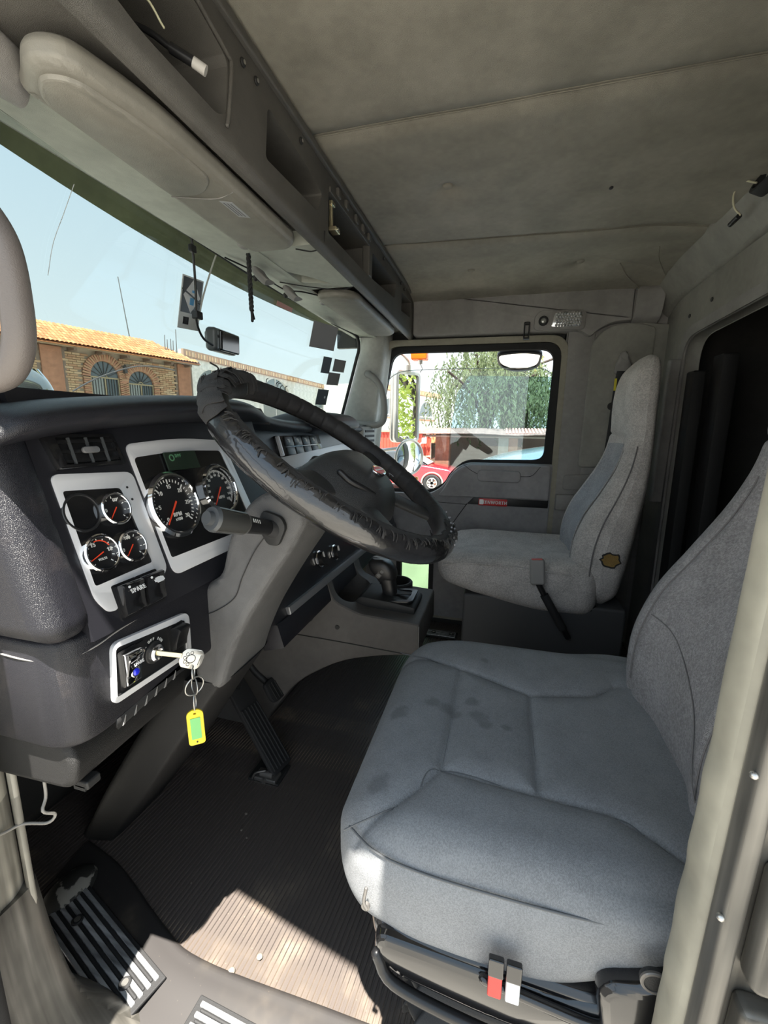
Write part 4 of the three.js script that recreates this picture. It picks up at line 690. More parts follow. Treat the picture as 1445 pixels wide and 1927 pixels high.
{
  const [t, A] = rocker('chrome rocker switch marked SPARE with a blue jewel', IP(0.187, 0.692, 0.002), 0.024, 0.052, M.chrome);
  obj('name_plate', ext(rr(-0.009, 0.010, 0.004, 0.018, 0.002), 0.001, A(0, 0, 0.0172).multiply(new THREE.Matrix4().makeRotationX(-0.35)).multiply(new THREE.Matrix4().makeTranslation(0, 0, 0.001))), M.black, t);
  obj('lettering', text('SPARE', 0.0042, A(0.0005, 0.0095, 0.0195).multiply(new THREE.Matrix4().makeRotationX(-0.35)), 0.0006), M.white, t);
  const j = obj('blue_jewel', new THREE.SphereGeometry(0.0055, 16, 10).scale(1, 1, 0.6).applyMatrix4(A(0.001, -0.006, 0.0125)), mat([0.02, 0.03, 0.75], 0.1, { clearcoat: 1 }), t); j.userData.label = 'deep blue jewel lens'; obj('jewel_rim', ring(0.008, 0.005, 0.003, A(0.001, -0.006, 0.010), 0.001), M.chrome, j);
  obj('socket', ext(rr(0.013, 0.032, -0.020, 0.026, 0.002), 0.001, A(0, 0, -0.0005)), M.black, t);
  const [t2] = rocker('dark rocker switch right of the ignition lock', IP(0.281, 0.692, 0.002), 0.024, 0.040, M.black);
}
{ // key in the lock
  const t = thing('ignition_key', 'steel ignition key in the lock', 'key');
  const a = V(0.233, 0.690, -0.480), b = V(0.252, 0.680, -0.448), dir = b.clone().sub(a).normalize();
  const m = frame(a, dir, V(0, 1, 0).addScaledVector(dir, -dir.y));
  obj('blade', new RoundedBoxGeometry(0.040, 0.008, 0.0025, 2, 0.001).applyMatrix4(m.clone().multiply(new THREE.Matrix4().makeTranslation(0.012, 0, 0))), M.brass, t);
  const bow = roundPoly([[0.030, -0.006], [0.036, -0.015], [0.060, -0.016], [0.066, -0.008], [0.066, 0.008], [0.060, 0.016], [0.036, 0.015], [0.030, 0.006]], 0.004);
  const bm = frame(a, V(0.62, -0.42, 0.55), V(0.35, 0.85, 0.2));
  obj('bow', ext(bow, 0.0028, bm, { holes: [rr(0.059, 0.062, -0.009, 0.009, 0.001).reverse()], bevel: 0.0008 }), M.steel, t);
  obj('bow_stamp', [ring(0.007, 0.006, 0.0006, bm.clone().multiply(new THREE.Matrix4().makeTranslation(0.047, 0, 0.0026))), ...[0, 1, 2, 3, 4].map((i) => { const q = R(100 + i * 40); return ring(0.0026, 0.0019, 0.0006, bm.clone().multiply(new THREE.Matrix4().makeTranslation(0.047 + 0.0095 * Math.cos(q), 0.0095 * Math.sin(q), 0.0026))); })], M.dark, t);
}
{ // rings hanging from the key, one above the other
  const K = V(0.262, 0.655, -0.447), rg = (r, t, y, rx, ry) => new THREE.TorusGeometry(r, t, 8, 28).rotateX(rx).rotateY(ry).translate(K.x, y, K.z);
  const t = thing('key_chain', 'chain of small steel split rings hanging from the ignition key', 'key chain');
  obj('split_ring', rg(0.0095, 0.0014, 0.646, 0, 0.5), M.steel, t);
  obj('split_ring', rg(0.0155, 0.0013, 0.6225, 0.1, -0.35), M.steel, t);
  obj('split_ring', rg(0.0135, 0.0010, 0.6225, 0.1, 1.0), M.steel, t);
  obj('link', new THREE.TorusGeometry(0.009, 0.0012, 8, 24).scale(0.9, 1.5, 1).rotateY(0.5).translate(K.x - 0.002, 0.594, K.z), M.steel, t);
  const g = thing('key_tag', 'yellow plastic key tag with a green paper insert', 'key tag');
  const m = frame([0.257, 0.553, -0.446], V(0.62, 0.02, 0.78), [0.03, 1, 0]);
  obj('tag_body', ext(roundPoly([[-0.0125, -0.030], [0.0125, -0.030], [0.0125, 0.026], [0.006, 0.032], [-0.006, 0.032], [-0.0125, 0.026]], 0.006), 0.004, m, { holes: [rr(-0.003, 0.003, 0.023, 0.028, 0.002).reverse()], bevel: 0.001 }), mat([0.92, 0.68, 0.02], 0.35), g);
  obj('paper_insert', ext(rr(-0.0075, 0.0075, -0.019, 0.018, 0.001), 0.0006, m.clone().multiply(new THREE.Matrix4().makeTranslation(0, 0, 0.0042))), mat([0.22, 0.62, 0.20], 0.5), g);
  obj('pin_hole', disc(0.0014, 0.0004, m.clone().multiply(new THREE.Matrix4().makeTranslation(0, -0.0245, 0.0042)), 10), M.dark, g);
}
// small plastic connector and loose wire under the knee roll
tag(obj('loose_wire', tube([[0.128, 0.545, -0.60], [0.130, 0.50, -0.605], [0.120, 0.485, -0.60], [0.135, 0.465, -0.60], [0.130, 0.452, -0.61], [0.118, 0.452, -0.643], [0.085, 0.465, -0.65], [0.06, 0.52, -0.652]], 0.0022, 6, false, 60), mat([0.35, 0.33, 0.30], 0.5)), 'thin loose wire looping from under the dashboard round the jamb', 'wire');
tag(obj('plastic_plug', [box(0.128, 0.150, 0.532, 0.545, -0.545, -0.52, 0.003), box(0.128, 0.134, 0.530, 0.537, -0.545, -0.525)], M.dark), 'small dark connector under the knee roll corner', 'plug');

// ================= STEERING COLUMN, WHEEL, STALK =================
{
  const t = thing('shaft_shroud', 'dark grey plastic steering column shroud', 'steering column');
  const P = roundPoly([[-0.30, 0.875], [-0.325, 0.83, 0.02], [-0.377, 0.755, 0.05], [-0.435, 0.66, 0.05], [-0.466, 0.59, 0.04], [-0.482, 0.54, 0.012], [-0.503, 0.528, 0.012], [-0.545, 0.553, 0.02], [-0.530, 0.66, 0.03], [-0.522, 0.725, 0.015], [-0.505, 0.745, 0.012], [-0.470, 0.765, 0.02], [-0.448, 0.846, 0.03], [-0.405, 0.905, 0.02], [-0.37, 0.925, 0.02], [-0.31, 0.92, 0.02]], 0.01, 5);
  obj('shroud', ext(P, 0.165, AX(0.535), { bevel: 0.016, bs: 4 }), M.column, t);
  obj('shroud_joint', tube([[0.3685, 0.862, -0.362], [0.3685, 0.82, -0.395], [0.3685, 0.77, -0.422], [0.3688, 0.73, -0.44], [0.369, 0.70, -0.48], [0.3695, 0.685, -0.515]], 0.0009, 5), M.dark, t);
  obj('lower_cover', loft([[0.55, -0.53, 0.37, 0.55, 0.05], [0.42, -0.62, 0.36, 0.56, 0.05], [0.22, -0.76, 0.38, 0.60, 0.05], [0.06, -0.88, 0.42, 0.64, 0.045], [-0.01, -0.93, 0.43, 0.65, 0.045]].map(([y, z, x0, x1, w]) => [[x0, y, z - w], [x0, y, z + w * 0.6], [x0 + 0.02, y, z + w], [(x0 + x1) / 2, y, z + w * 1.1], [x1 - 0.02, y, z + w], [x1, y, z + w * 0.6], [x1, y, z - w], [(x0 + x1) / 2, y, z - w]]), { nu: 48, nv: 24 }), M.knee, t);
  obj('upper_neck', rod([0.44, 0.885, -0.325], [0.44, 0.955, -0.276], 0.055, 0.045, 28), M.dark, t);
}
{
  const t = thing('indicator_stalk', 'black indicator stalk with a wide clear-banded end and push button', 'stalk');
  const a = V(0.372, 0.862, -0.355), b = V(0.252, 0.9015, -0.388), d = b.clone().sub(a), L = d.length(), m = frame(a, V(0, 1, 0).cross(d).normalize(), d.clone().normalize().cross(V(0, 1, 0).cross(d).normalize()).multiplyScalar(1));
  const at = (k) => a.clone().addScaledVector(d, k);
  obj('boot_plate', ext(roundPoly([[-0.385, 0.868], [-0.372, 0.895], [-0.338, 0.885], [-0.330, 0.868], [-0.345, 0.835], [-0.365, 0.835]], 0.008), 0.010, AX(0.370), { bevel: 0.003 }), M.dark, t);
  obj('boot', rod(at(0), at(0.14), 0.019, 0.0125, 24), M.rubber, t);
  obj('arm', rod(at(0.05), at(0.62), 0.0115, 0.0155, 28), M.black, t);
  const e = obj('end_sleeve', [rod(at(0.56), at(0.96), 0.0178, 0.0192, 32), rod(at(0.52), at(0.56), 0.0160, 0.0178, 32)], M.smokeGrey, t); obj('push_button', [rod(at(0.96), at(1.0), 0.0192, 0.0170, 32)], M.knobGrey, t);
  obj('button_cap', rod(at(0.99), at(1.06), 0.0105, 0.0098, 28), M.knobGrey, t);
  const side = V(-0.25, 0.55, 0.8).normalize(), mk = [];
  for (let i = 0; i < 4; i++) { const p = at(0.46 - i * 0.035).addScaledVector(side, 0.0150 - i * 0.0004); mk.push(new THREE.BoxGeometry(0.0016, 0.006, 0.0006).applyMatrix4(frame(p, d, side.clone().cross(d)))); }
  obj('white_marks', mk, M.mark, t);
}
const WC = V(0.44, 0.97, -0.265), WU = V(1, 0, 0), WV = V(0, 0.574, -0.819), WN = V(0, 0.819, 0.574), WR = 0.22;
const wp = (ph, th, r) => WC.clone().addScaledVector(WU, (WR + r * Math.cos(th)) * Math.cos(ph)).addScaledVector(WV, (WR + r * Math.cos(th)) * Math.sin(ph)).addScaledVector(WN, r * Math.sin(th));
const WM = (x, s, off = 0) => frame(WC.clone().addScaledVector(WU, x).addScaledVector(WV, s).addScaledVector(WN, off), WU, WV);
{
  const t = thing('steering_wheel', 'black steering wheel with a torn glossy leather cover', 'steering wheel');
  // rim with crossing wrap grooves
  obj('rim', grid((u, v) => { const ph = u * Math.PI * 2, th = v * Math.PI * 2, far = clamp(Math.cos(ph - 0.3) * 1.4); const g = 0.0016 * far * Math.exp(-Math.pow(((ph * 44 / (Math.PI * 2)) % 1 - 0.5) / 0.07, 2)); return wp(ph, th, 0.0188 - g + 0.0006 * (fbm(u * 60, v * 10, 3, 0, 91) - 0.5)); }, 420, 24, true), M.wheelMatte, t);
  // glossy cover: from the top left, over the near side, to the bottom
  const jag = (ph, s) => 0.42 * (fbm(ph * 9, s, 2, 0, s) - 0.5) + 0.40 * (fbm(ph * 34, s, 2, 0, s + 5) - 0.5);
  const cover = (p0, p1, inner, outer, r, n) => sheet((u, v) => { const ph = lerp(R(p0), R(p1), u), k = inner(ph), o = outer(ph), th = lerp(o, k, v), lip = v > 0.94 ? 0.0012 : 0; return wp(ph, th, r + lip + 0.0007 * (fbm(ph * 30, th * 4, 3, 0, 93) - 0.5)); }, n, 22, 0.0012);
  obj('leather_cover', cover(112, 290, (ph) => lerp(1.15, 1.35, step(R(200), R(250), ph)) + jag(ph, 3) - 0.35 * step(R(262), R(290), ph), () => -2.3, 0.0222, 300), M.leather, t);
  obj('leather_cover', cover(-72, 112, (ph) => 0.55 + 0.7 * jag(ph, 7), () => -1.7, 0.0212, 260), M.wheelMatte, t);
  // second torn layer peeking out under the glossy one
  obj('torn_lining', cover(150, 288, (ph) => 2.0 + 0.9 * jag(ph, 11), () => 0.8, 0.0203, 240), M.lining, t);
  // frayed threads along the tear
  const r = mulberry(77), fr = [];
  for (let i = 0; i < 120; i++) { const ph = R(lerp(118, 292, r())), th = lerp(1.15, 1.35, step(R(200), R(250), ph)) + jag(ph, 3) - 0.35 * step(R(262), R(290), ph), l = 0.15 + 0.45 * r(), dp = (r() - 0.5) * 0.05; fr.push(tube([wp(ph, th + 0.04, 0.0232), wp(ph + dp * 0.5, th - l * 0.5, 0.0245 + 0.001 * r()), wp(ph + dp, th - l, 0.0242)], 0.00045 + 0.0005 * r(), 4, false, 4)); }
  obj('frayed_threads', fr, M.lining, t).userData.kind = 'stuff';
  // bunched shreds at the top of the tear
  const sh = [];
  for (let i = 0; i < 30; i++) { const a = R(lerp(90, 140, r())), b = a + R(5 + 8 * r()), t0 = -0.6 + 1.6 * r(), t1 = t0 + 0.8 + 1.2 * r(), q = 0.0215 + 0.006 * r(), w = r() * 6; sh.push(sheet((u, v) => wp(lerp(a, b, u) + 0.02 * Math.sin(v * 5 + w), lerp(t0, t1, v), q + 0.0016 * Math.sin(u * 6 + w) + 0.003 * v * v + 0.0015 * fbm(u * 6 + i, v * 8, 2)), 5, 12, 0.0009)); }
  for (let i = 0; i < 40; i++) { const a = R(lerp(60, 128, Math.pow(r(), 0.7))), th = 0.2 + 0.9 * r(); sh.push(tube([wp(a, th, 0.021), wp(a + 0.01, th + 0.1, 0.026), wp(a + 0.02 * (r() - 0.5), th + 0.15, 0.027 + 0.005 * r())], 0.0009, 4, false, 4)); }
  sh.push(tube([wp(R(108), 0.6, 0.022), wp(R(107), 0.7, 0.032), wp(R(110), 0.6, 0.042)], 0.0014, 5, false, 8));
  obj('cover_shreds', sh, M.lining, t).userData.kind = 'stuff';
  for (let i = 0; i < 16; i++) { const ph = R(268 + i * 2.1), th = 0.6 + 0.45 * ((i * 7) % 3); const s = obj('stud', new THREE.SphereGeometry(0.0022, 8, 6).applyMatrix4(new THREE.Matrix4().makeTranslation(...wp(ph, th, 0.0222).toArray())), M.silverDull, t); }
  // hub pad, dished
  const hub = (x, s) => { const q = Math.pow(Math.abs(x) / 0.115, 3) + Math.pow(Math.abs(s + 0.035) / (s > -0.035 ? 0.075 : 0.085), 3); return q; };
  obj('hub_pad', sheet((u, v) => { const a = u * Math.PI * 2, k = Math.sin(v * Math.PI / 2); const c = Math.cos(a), s = Math.sin(a), e = Math.pow(Math.pow(Math.abs(c), 3) + Math.pow(Math.abs(s), 3), -1 / 3); const x = 0.118 * c * e * k, y = -0.035 + (s > 0 ? 0.072 : 0.088) * s * e * k; const h = 0.024 - 0.062 * Math.pow(k, 4) - 0.010 * Math.exp(-(((x + 0.075) ** 2) + (y + 0.06) ** 2) / 0.0008) - 0.010 * Math.exp(-(((x - 0.075) ** 2) + (y + 0.06) ** 2) / 0.0008); return V(0, 0, 0).copy(WC).addScaledVector(WU, x).addScaledVector(WV, y).addScaledVector(WN, h); }, 72, 30, 0.004), M.hubPad, t);
  for (const [x, s, x2, s2, w] of [[-0.10, -0.02, -0.205, 0.0, 0.022], [0.10, -0.02, 0.205, 0.0, 0.022], [-0.07, -0.10, -0.125, -0.185, 0.018], [0.07, -0.10, 0.125, -0.185, 0.018]]) obj('spoke', loft([0, 0.4, 0.75, 1].map((k) => { const d = new THREE.Vector2(x2 - x, s2 - s).normalize(), px = -d.y, py = d.x, X = lerp(x, x2, k), S = lerp(s, s2, k), h = lerp(-0.012, -0.006, k), ww = lerp(w * 1.3, w, k); return [[-1, 0], [-0.5, 0.007], [0.5, 0.007], [1, 0], [0.5, -0.009], [-0.5, -0.009]].map(([a, b]) => WC.clone().addScaledVector(WU, X + px * ww * a).addScaledVector(WV, S + py * ww * a).addScaledVector(WN, h + b)); }), { nu: 24, nv: 10 }), M.hubPad, t);
  const em = obj('emblem', [ext(smooth2(Array.from({ length: 16 }, (_, i) => [0.026 * Math.cos(i * Math.PI / 8), 0.0125 * Math.sin(i * Math.PI / 8)]), 2), 0.004, WM(0.004, -0.062, 0.0275), { bevel: 0.0012 })], M.chrome, t); em.userData.label = 'oval red emblem in a chrome rim';
  obj('emblem_field', ext(smooth2(Array.from({ length: 16 }, (_, i) => [0.0215 * Math.cos(i * Math.PI / 8), 0.009 * Math.sin(i * Math.PI / 8)]), 2), 0.0012, WM(0.004, -0.062, 0.0308)), M.red, em);
  obj('emblem_bar', ext([[-0.019, -0.001], [0.019, -0.0025], [0.019, 0.0005], [-0.019, 0.0025]], 0.0008, WM(0.004, -0.062, 0.0318)), M.white, em);
  obj('horn_mark', [tube([[-0.008, 0.002, 0], [-0.003, 0.002, 0], [0, 0.004, 0], [0.005, 0.006, 0], [0.005, -0.004, 0], [0, -0.002, 0]], 0.0006, 4).applyMatrix4(WM(0.048, -0.078, 0.0260))], M.silverDull, t);
  for (const sx of [-1, 1]) obj('hub_slot', tube([[sx * 0.085, -0.03, 0.009], [sx * 0.08, -0.05, 0.006], [sx * 0.068, -0.07, 0.006], [sx * 0.055, -0.088, 0.004]].map(([x, s, h]) => WC.clone().addScaledVector(WU, x).addScaledVector(WV, s).addScaledVector(WN, h + 0.004)), 0.005, 8), M.black, t);
}
// ================= CENTRE CONSOLE, SHIFTER, PEDALS =================
{
  const t = thing('centre_console', 'dark brown grey centre console box jutting from under the dashboard', 'console');
  const prof = roundPoly([[-0.197, 0.463, 0.012], [-0.385, 0.473, 0.02], [-0.470, 0.505, 0.03], [-0.490, 0.570, 0.02], [-0.56, 0.60], [-0.98, 0.62], [-0.98, 0.0], [-0.74, 0.0, 0.03], [-0.68, 0.095, 0.08], [-0.60, 0.205, 0.08], [-0.446, 0.307, 0.08], [-0.30, 0.347, 0.05], [-0.196, 0.362, 0.008]], 0.01, 6);
  let body = new Brush(ext(prof, 0.30, AX(1.20), { bevel: 0.010, bs: 3 })); body.updateMatrixWorld();
  const ev = new Evaluator(); ev.useGroups = false; ev.attributes = ['position', 'normal'];
  const c = new Brush(new RoundedBoxGeometry(0.21, 0.30, 0.20, 4, 0.035).translate(1.04, 0.585, -0.515)); c.updateMatrixWorld();
  body = ev.evaluate(body, c, SUBTRACTION);
  obj('body', toCreasedNormals(body.geometry, 0.5), M.console, t);
  obj('seam', tube([[0.8985, 0.376, -0.62], [0.8985, 0.372, -0.45], [0.8985, 0.366, -0.30], [0.8985, 0.362, -0.20]], 0.0016, 5), M.dark, t);
  for (const [z, y] of [[-0.545, 0.435], [-0.455, 0.42]]) obj('screw', disc(0.007, 0.004, frame([0.901, y, z], [0, 0, 1], [0, 1, 0])), M.dark, t);
  obj('edge_wear', tube([[0.902, 0.455, -0.199], [0.902, 0.41, -0.199], [0.902, 0.37, -0.199]], 0.0012, 5), M.taupe, t);
  const k = obj('cup_holder', ring(0.058, 0.047, 0.05, frame([1.135, 0.455, -0.325], [1, 0, 0], [0, 0, -1]), 0.006), M.dark, t); obj('cup_floor', disc(0.05, 0.004, frame([1.135, 0.46, -0.325], [1, 0, 0], [0, 0, -1])), M.dark, k);
}
{
  const t = thing('gear_selector', 'black gear selector lever on its gate plate', 'gear lever');
  obj('gate_base', ext(roundPoly([[-0.225, 0.462], [-0.222, 0.486, 0.01], [-0.30, 0.497, 0.02], [-0.405, 0.505, 0.015], [-0.428, 0.47]], 0.006), 0.135, AX(1.095), { bevel: 0.006 }), M.dark, t);
  obj('gate_rim', ext(rr(0.968, 1.088, -0.418, -0.235, 0.02), 0.006, frame([0, 0.503, 0], [1, 0, 0], [0, 0.07, 1]).multiply(new THREE.Matrix4().makeTranslation(0, 0.0, 0)), { holes: [rr(0.985, 1.07, -0.405, -0.25, 0.015).reverse()], bevel: 0.002 }).translate(0, 0.016, 0), M.black, t);
  obj('gate_slot', ext(rr(1.02, 1.045, -0.395, -0.25, 0.008), 0.002, frame([0, 0.5085, 0], [1, 0, 0], [0, 0.07, 1])).translate(0, 0.014, 0), M.rubber, t);
  obj('gate_letters', [...'RNDM'].map((c, i) => text(c, 0.009, frame([1.0, 0.500 - 0.007 * i, -0.375 + i * 0.032], [1, 0, 0], [0, 0.1, -1]), 0.001)), M.mark, t);
  obj('shaft', loft([[0.48, -0.318, 0.018], [0.52, -0.323, 0.019], [0.55, -0.330, 0.021]].map(([y, z, w]) => [[1.03 - w, y, z - w], [1.03 - w, y, z + w], [1.03 + w, y, z + w], [1.03 + w, y, z - w]]), { nu: 28, nv: 10 }), M.knobBlack, t);
  obj('knob', loft([[0.540, -0.330, 0.020, 0.022], [0.56, -0.333, 0.026, 0.030], [0.582, -0.342, 0.029, 0.036], [0.604, -0.352, 0.027, 0.030], [0.615, -0.358, 0.018, 0.016]].map(([y, z, w, d]) => [[1.03 - w, y, z - d], [1.03 - w, y, z + d * 0.7], [1.03, y - 0.002, z + d * 1.15], [1.03 + w, y, z + d * 0.7], [1.03 + w, y, z - d], [1.03, y + 0.004, z - d * 1.2]]), { nu: 36, nv: 20 }), M.knobBlack, t);
  const b = obj('button_plate', ext(rr(-0.020, 0.020, -0.008, 0.008, 0.005), 0.003, frame([1.0015, 0.574, -0.345], [0, 0.75, 0.6], [-0.1, 0.6, -0.75])), M.black, t); obj('thumb_button', [-0.009, 0.007].map((x) => ext(rr(x - 0.005, x + 0.005, -0.005, 0.005, 0.003), 0.003, frame([1.0, 0.574, -0.345], [0, 0.75, 0.6], [-0.1, 0.6, -0.75]))), M.knobGrey, b);
}
{
  const t = thing('accelerator_pedal', 'long black ribbed accelerator pedal with a round crest', 'pedal');
  const a = V(0.735, 0.02, -0.575), top = V(0.80, 0.28, -0.80), u = top.clone().sub(a).normalize(), L = top.distanceTo(a), m = frame(a, u, V(-1, 0.15, -0.2));
  obj('plate', ext(roundPoly([[0, -0.042, 0.015], [L, -0.036, 0.01], [L, 0.036, 0.01], [0, 0.042, 0.015]], 0.01), 0.014, m, { bevel: 0.003 }), M.rubber, t);
  for (let i = 0; i < 6; i++) obj('rib', new RoundedBoxGeometry(L * 0.56, 0.0045, 0.005, 2, 0.0015).applyMatrix4(m.clone().multiply(new THREE.Matrix4().makeTranslation(L * 0.31, -0.033 + i * 0.0132, 0.0155))), M.rubber, t);
  obj('crest', [ring(0.016, 0.0135, 0.003, m.clone().multiply(new THREE.Matrix4().makeTranslation(L * 0.8, 0, 0.013))), ring(0.009, 0.006, 0.003, m.clone().multiply(new THREE.Matrix4().makeTranslation(L * 0.8, 0, 0.013)))], M.rubber, t);
  obj('hinge', [rod([0.70, 0.03, -0.62], [0.70, 0.03, -0.58], 0.010), rod([0.685, 0.015, -0.605], [0.715, 0.015, -0.60], 0.007), box(0.69, 0.73, 0.0, 0.02, -0.64, -0.57, 0.004), tube([[0.685, 0.02, -0.64], [0.68, 0.045, -0.625], [0.69, 0.05, -0.60]], 0.003, 6)], M.steelDark, t);
  obj('back_plate', box(0.69, 0.77, 0.003, 0.012, -0.66, -0.56, 0.003), M.dark, t);
}
{
  const t = thing('brake_pedal', 'rounded dark brake pedal hanging above the mat', 'pedal');
  const m = frame([0.905, 0.165, -0.68], [1, 0, 0.1], [0, 0.8, -0.55]);
  obj('pad', ext(roundPoly([[-0.055, -0.035, 0.03], [0.055, -0.035, 0.03], [0.05, 0.04, 0.015], [-0.05, 0.04, 0.015]], 0.02), 0.016, m, { bevel: 0.005 }), M.rubber, t);
  for (let i = 0; i < 6; i++) obj('rib', new RoundedBoxGeometry(0.005, 0.055, 0.004, 2, 0.001).applyMatrix4(m.clone().multiply(new THREE.Matrix4().makeTranslation(-0.035 + i * 0.014, 0, 0.017))), M.dark, t);
  obj('arm', tube([[0.90, 0.17, -0.695], [0.90, 0.25, -0.78], [0.90, 0.45, -0.86], [0.90, 0.6, -0.88]], 0.012, 8), M.dark, t);
}

// ================= SEATS =================
const BACK = [[0.43, 0.335, 0.395, 0.19], [0.47, 0.290, 0.425, 0.230], [0.54, 0.266, 0.438, 0.250], [0.64, 0.266, 0.452, 0.256], [0.73, 0.292, 0.463, 0.252], [0.81, 0.336, 0.473, 0.240], [0.89, 0.378, 0.481, 0.218], [0.96, 0.402, 0.486, 0.196], [1.03, 0.412, 0.488, 0.182], [1.11, 0.408, 0.488, 0.177], [1.18, 0.410, 0.488, 0.170], [1.235, 0.424, 0.488, 0.152], [1.27, 0.450, 0.484, 0.115], [1.285, 0.465, 0.476, 0.06]];
const curveY = (k) => { const c = new THREE.CatmullRomCurve3(BACK.map((b) => V(b[0], b[k], 0)), false, 'catmullrom', 0.5); const s = c.getPoints(200); return (y) => { for (let i = 0; i < 200; i++) if (s[i + 1].x >= y) { const t = (y - s[i].x) / (s[i + 1].x - s[i].x || 1); return lerp(s[i].y, s[i + 1].y, clamp(t)); } return s[200].y; }; };
const bF = curveY(1), bR = curveY(2), bW = curveY(3);
function backFront(x, y) { const w = bW(y), q = clamp(Math.abs(x) / w), bol = 1 - step(0.95, 1.05, y); return bF(y) + bol * 0.026 * Math.exp(-Math.pow(q / 0.48, 4)) + Math.pow(q, 9) * (bR(y) - bF(y)) * 0.5; }
const headCrease = 1.005;
function makeBack(parent, cx, material, name = 'backrest') {
  const N = 40, ny = 120, y0 = 0.43, y1 = 1.2848;
  const g = grid((u, v) => {
    const y = lerp(y0, y1, v < 0.92 ? v : 1 - (1 - v)), w = bW(y), a = u * Math.PI * 2, c = Math.cos(a), s = Math.sin(a);
    const x = w * Math.sign(c) * Math.pow(Math.abs(c), 0.45); let z;
    const mid = (bF(y) + bR(y)) / 2, e = Math.pow(Math.abs(s), 0.45);
    if (s < 0) { const f = backFront(x, y); z = lerp(mid, Math.min(f, mid), e); let gr = 0; gr += 0.008 * Math.exp(-Math.pow((y - headCrease - 0.02 * Math.abs(x) / w) / 0.006, 2)); const sx = Math.abs(x); if (y < 0.97) gr += 0.005 * Math.exp(-Math.pow((sx - 0.145 + 0.12 * Math.max(0, y - 0.75)) / 0.006, 2)); z += gr * e; z += 0.004 * (fbm(x * 8 + cx * 7, y * 8, 3, 0, 95) - 0.5); }
    else z = lerp(mid, bR(y) + 0.01 * (1 - Math.pow(x / w, 2)), e);
    return V(cx + x, y, z);
  }, N * 4, ny, true);
  return obj(name, g, material, parent);
}
function seamOn(parent, pts, r, material, name = 'seam') { obj(name, tube(pts, r, 5, false, pts.length * 6), material, parent); }
{ // ---- driver's seat ----
  const t = thing('driver_seat', 'dark blue grey cloth driver seat with grey plush backrest', 'seat');
  const far = [[0.655, -0.20], [0.638, -0.165], [0.597, -0.052], [0.548, 0.087], [0.577, 0.205], [0.615, 0.25]], near = [[0.185, -0.165], [0.225, -0.115], [0.262, -0.085], [0.311, -0.056], [0.300, 0.083], [0.294, 0.175], [0.27, 0.215], [0.24, 0.25]], t1 = [[0.597, -0.052], [0.311, -0.056]], t2 = [[0.548, 0.087], [0.300, 0.083]];
  const lines = [far, near, t1, t2], cx = 0.455, cz = 0.085;
  const shape = (v) => { // v in seat space
    const k = clamp((-0.05 - v.z) / 0.145), px = (v.x - cx);
    v.x = cx + px * (1 - 0.15 * k * k);
    const top = clamp((v.y - 0.44) / 0.08), q = px / 0.29;
    v.y += top * (0.006 - 0.016 * Math.exp(-q * q * 3.5) * step(-0.2, -0.02, v.z)) - top * 0.028 * Math.pow(clamp((-0.02 - v.z) / 0.17), 2);
    v.y += (1 - top) * 0.085 * step(0.06, 0.28, v.z) - (1 - top) * 0.012 * Math.exp(-Math.pow((v.z - 0.02) / 0.1, 2));
    if (top > 0.6) { let d = 9; for (const l of lines) d = Math.min(d, distLine(v.x, v.z, l)); v.y -= 0.006 * Math.exp(-d * d / 0.00002) + 0.006 * Math.exp(-d * d / 0.0004) - 0.003; v.y += 0.003 * (fbm(v.x * 12, v.z * 12, 3, 0, 97) - 0.5); }
  };
  const cushion = warp(rbox(0.585, 0.165, 0.56, 0.062, 130, 14, 120).translate(cx, 0.4475, cz), shape);
  // old dark stains in the cloth
  const stains = [[0.468, -0.092, 0.016], [0.464, -0.062, 0.018], [0.454, -0.046, 0.012], [0.453, -0.008, 0.018], [0.432, 0.004, 0.012], [0.628, -0.003, 0.010], [0.434, 0.042, 0.010], [0.430, -0.150, 0.018], [0.259, -0.138, 0.018], [0.489, -0.02, 0.013]], cc = new Float32Array(cushion.attributes.position.count * 3), cp = cushion.attributes.position;
  for (let i = 0; i < cp.count; i++) { let k = 0; const x = cp.getX(i), z = cp.getZ(i), n = fbm(x * 90, z * 90, 3, 0, 99); for (const [a, b, q] of stains) k = Math.max(k, step(1.25, 0.55, Math.hypot(x - a, z - b) / q + 0.9 * (n - 0.5))); if (cp.getY(i) < 0.5) k = 0; cc.fill(1 - 0.28 * k, i * 3, i * 3 + 3); }
  cushion.setAttribute('color', new THREE.BufferAttribute(cc, 3));
  const cloth = M.seatA.clone(); cloth.vertexColors = true;
  obj('cushion', cushion, cloth, t);
  const yTop = (x, z) => { const v = V(x, 0.53, z); const o = v.x; shape(v); return v.y; };
  for (const l of lines) { const c = new THREE.CatmullRomCurve3(l.map(([x, z]) => V(x, 0, z)), false, 'catmullrom', 0.5); const n = l.length * 8, pts = []; for (let i = 0; i <= n; i++) { const p = c.getPoint(i / n); pts.push(V(p.x, yTop(p.x, p.z) - 0.0005, p.z)); } seamOn(t, pts, 0.0011, M.thread, 'stitch_line'); }
  seamOn(t, [[0.205, 0.500, -0.165], [0.178, 0.503, -0.120], [0.169, 0.502, -0.06], [0.167, 0.502, 0.03], [0.168, 0.503, 0.12], [0.170, 0.510, 0.19], [0.182, 0.522, 0.235], [0.21, 0.534, 0.255]].map((p) => V(...p)), 0.0016, M.thread, 'side_piping');
  // soft folds at the rear near corner
  for (const [a, b] of [[0.205, 0.225], [0.192, 0.24], [0.182, 0.25]]) obj('cloth_fold', tube([[a + 0.03, 0.528, b - 0.03], [a + 0.012, 0.525, b], [a - 0.002, 0.505, b + 0.012], [a - 0.010, 0.47, b + 0.006]], 0.0045, 6), M.seatA, t);
  makeBack(t, 0.455, M.seatB);
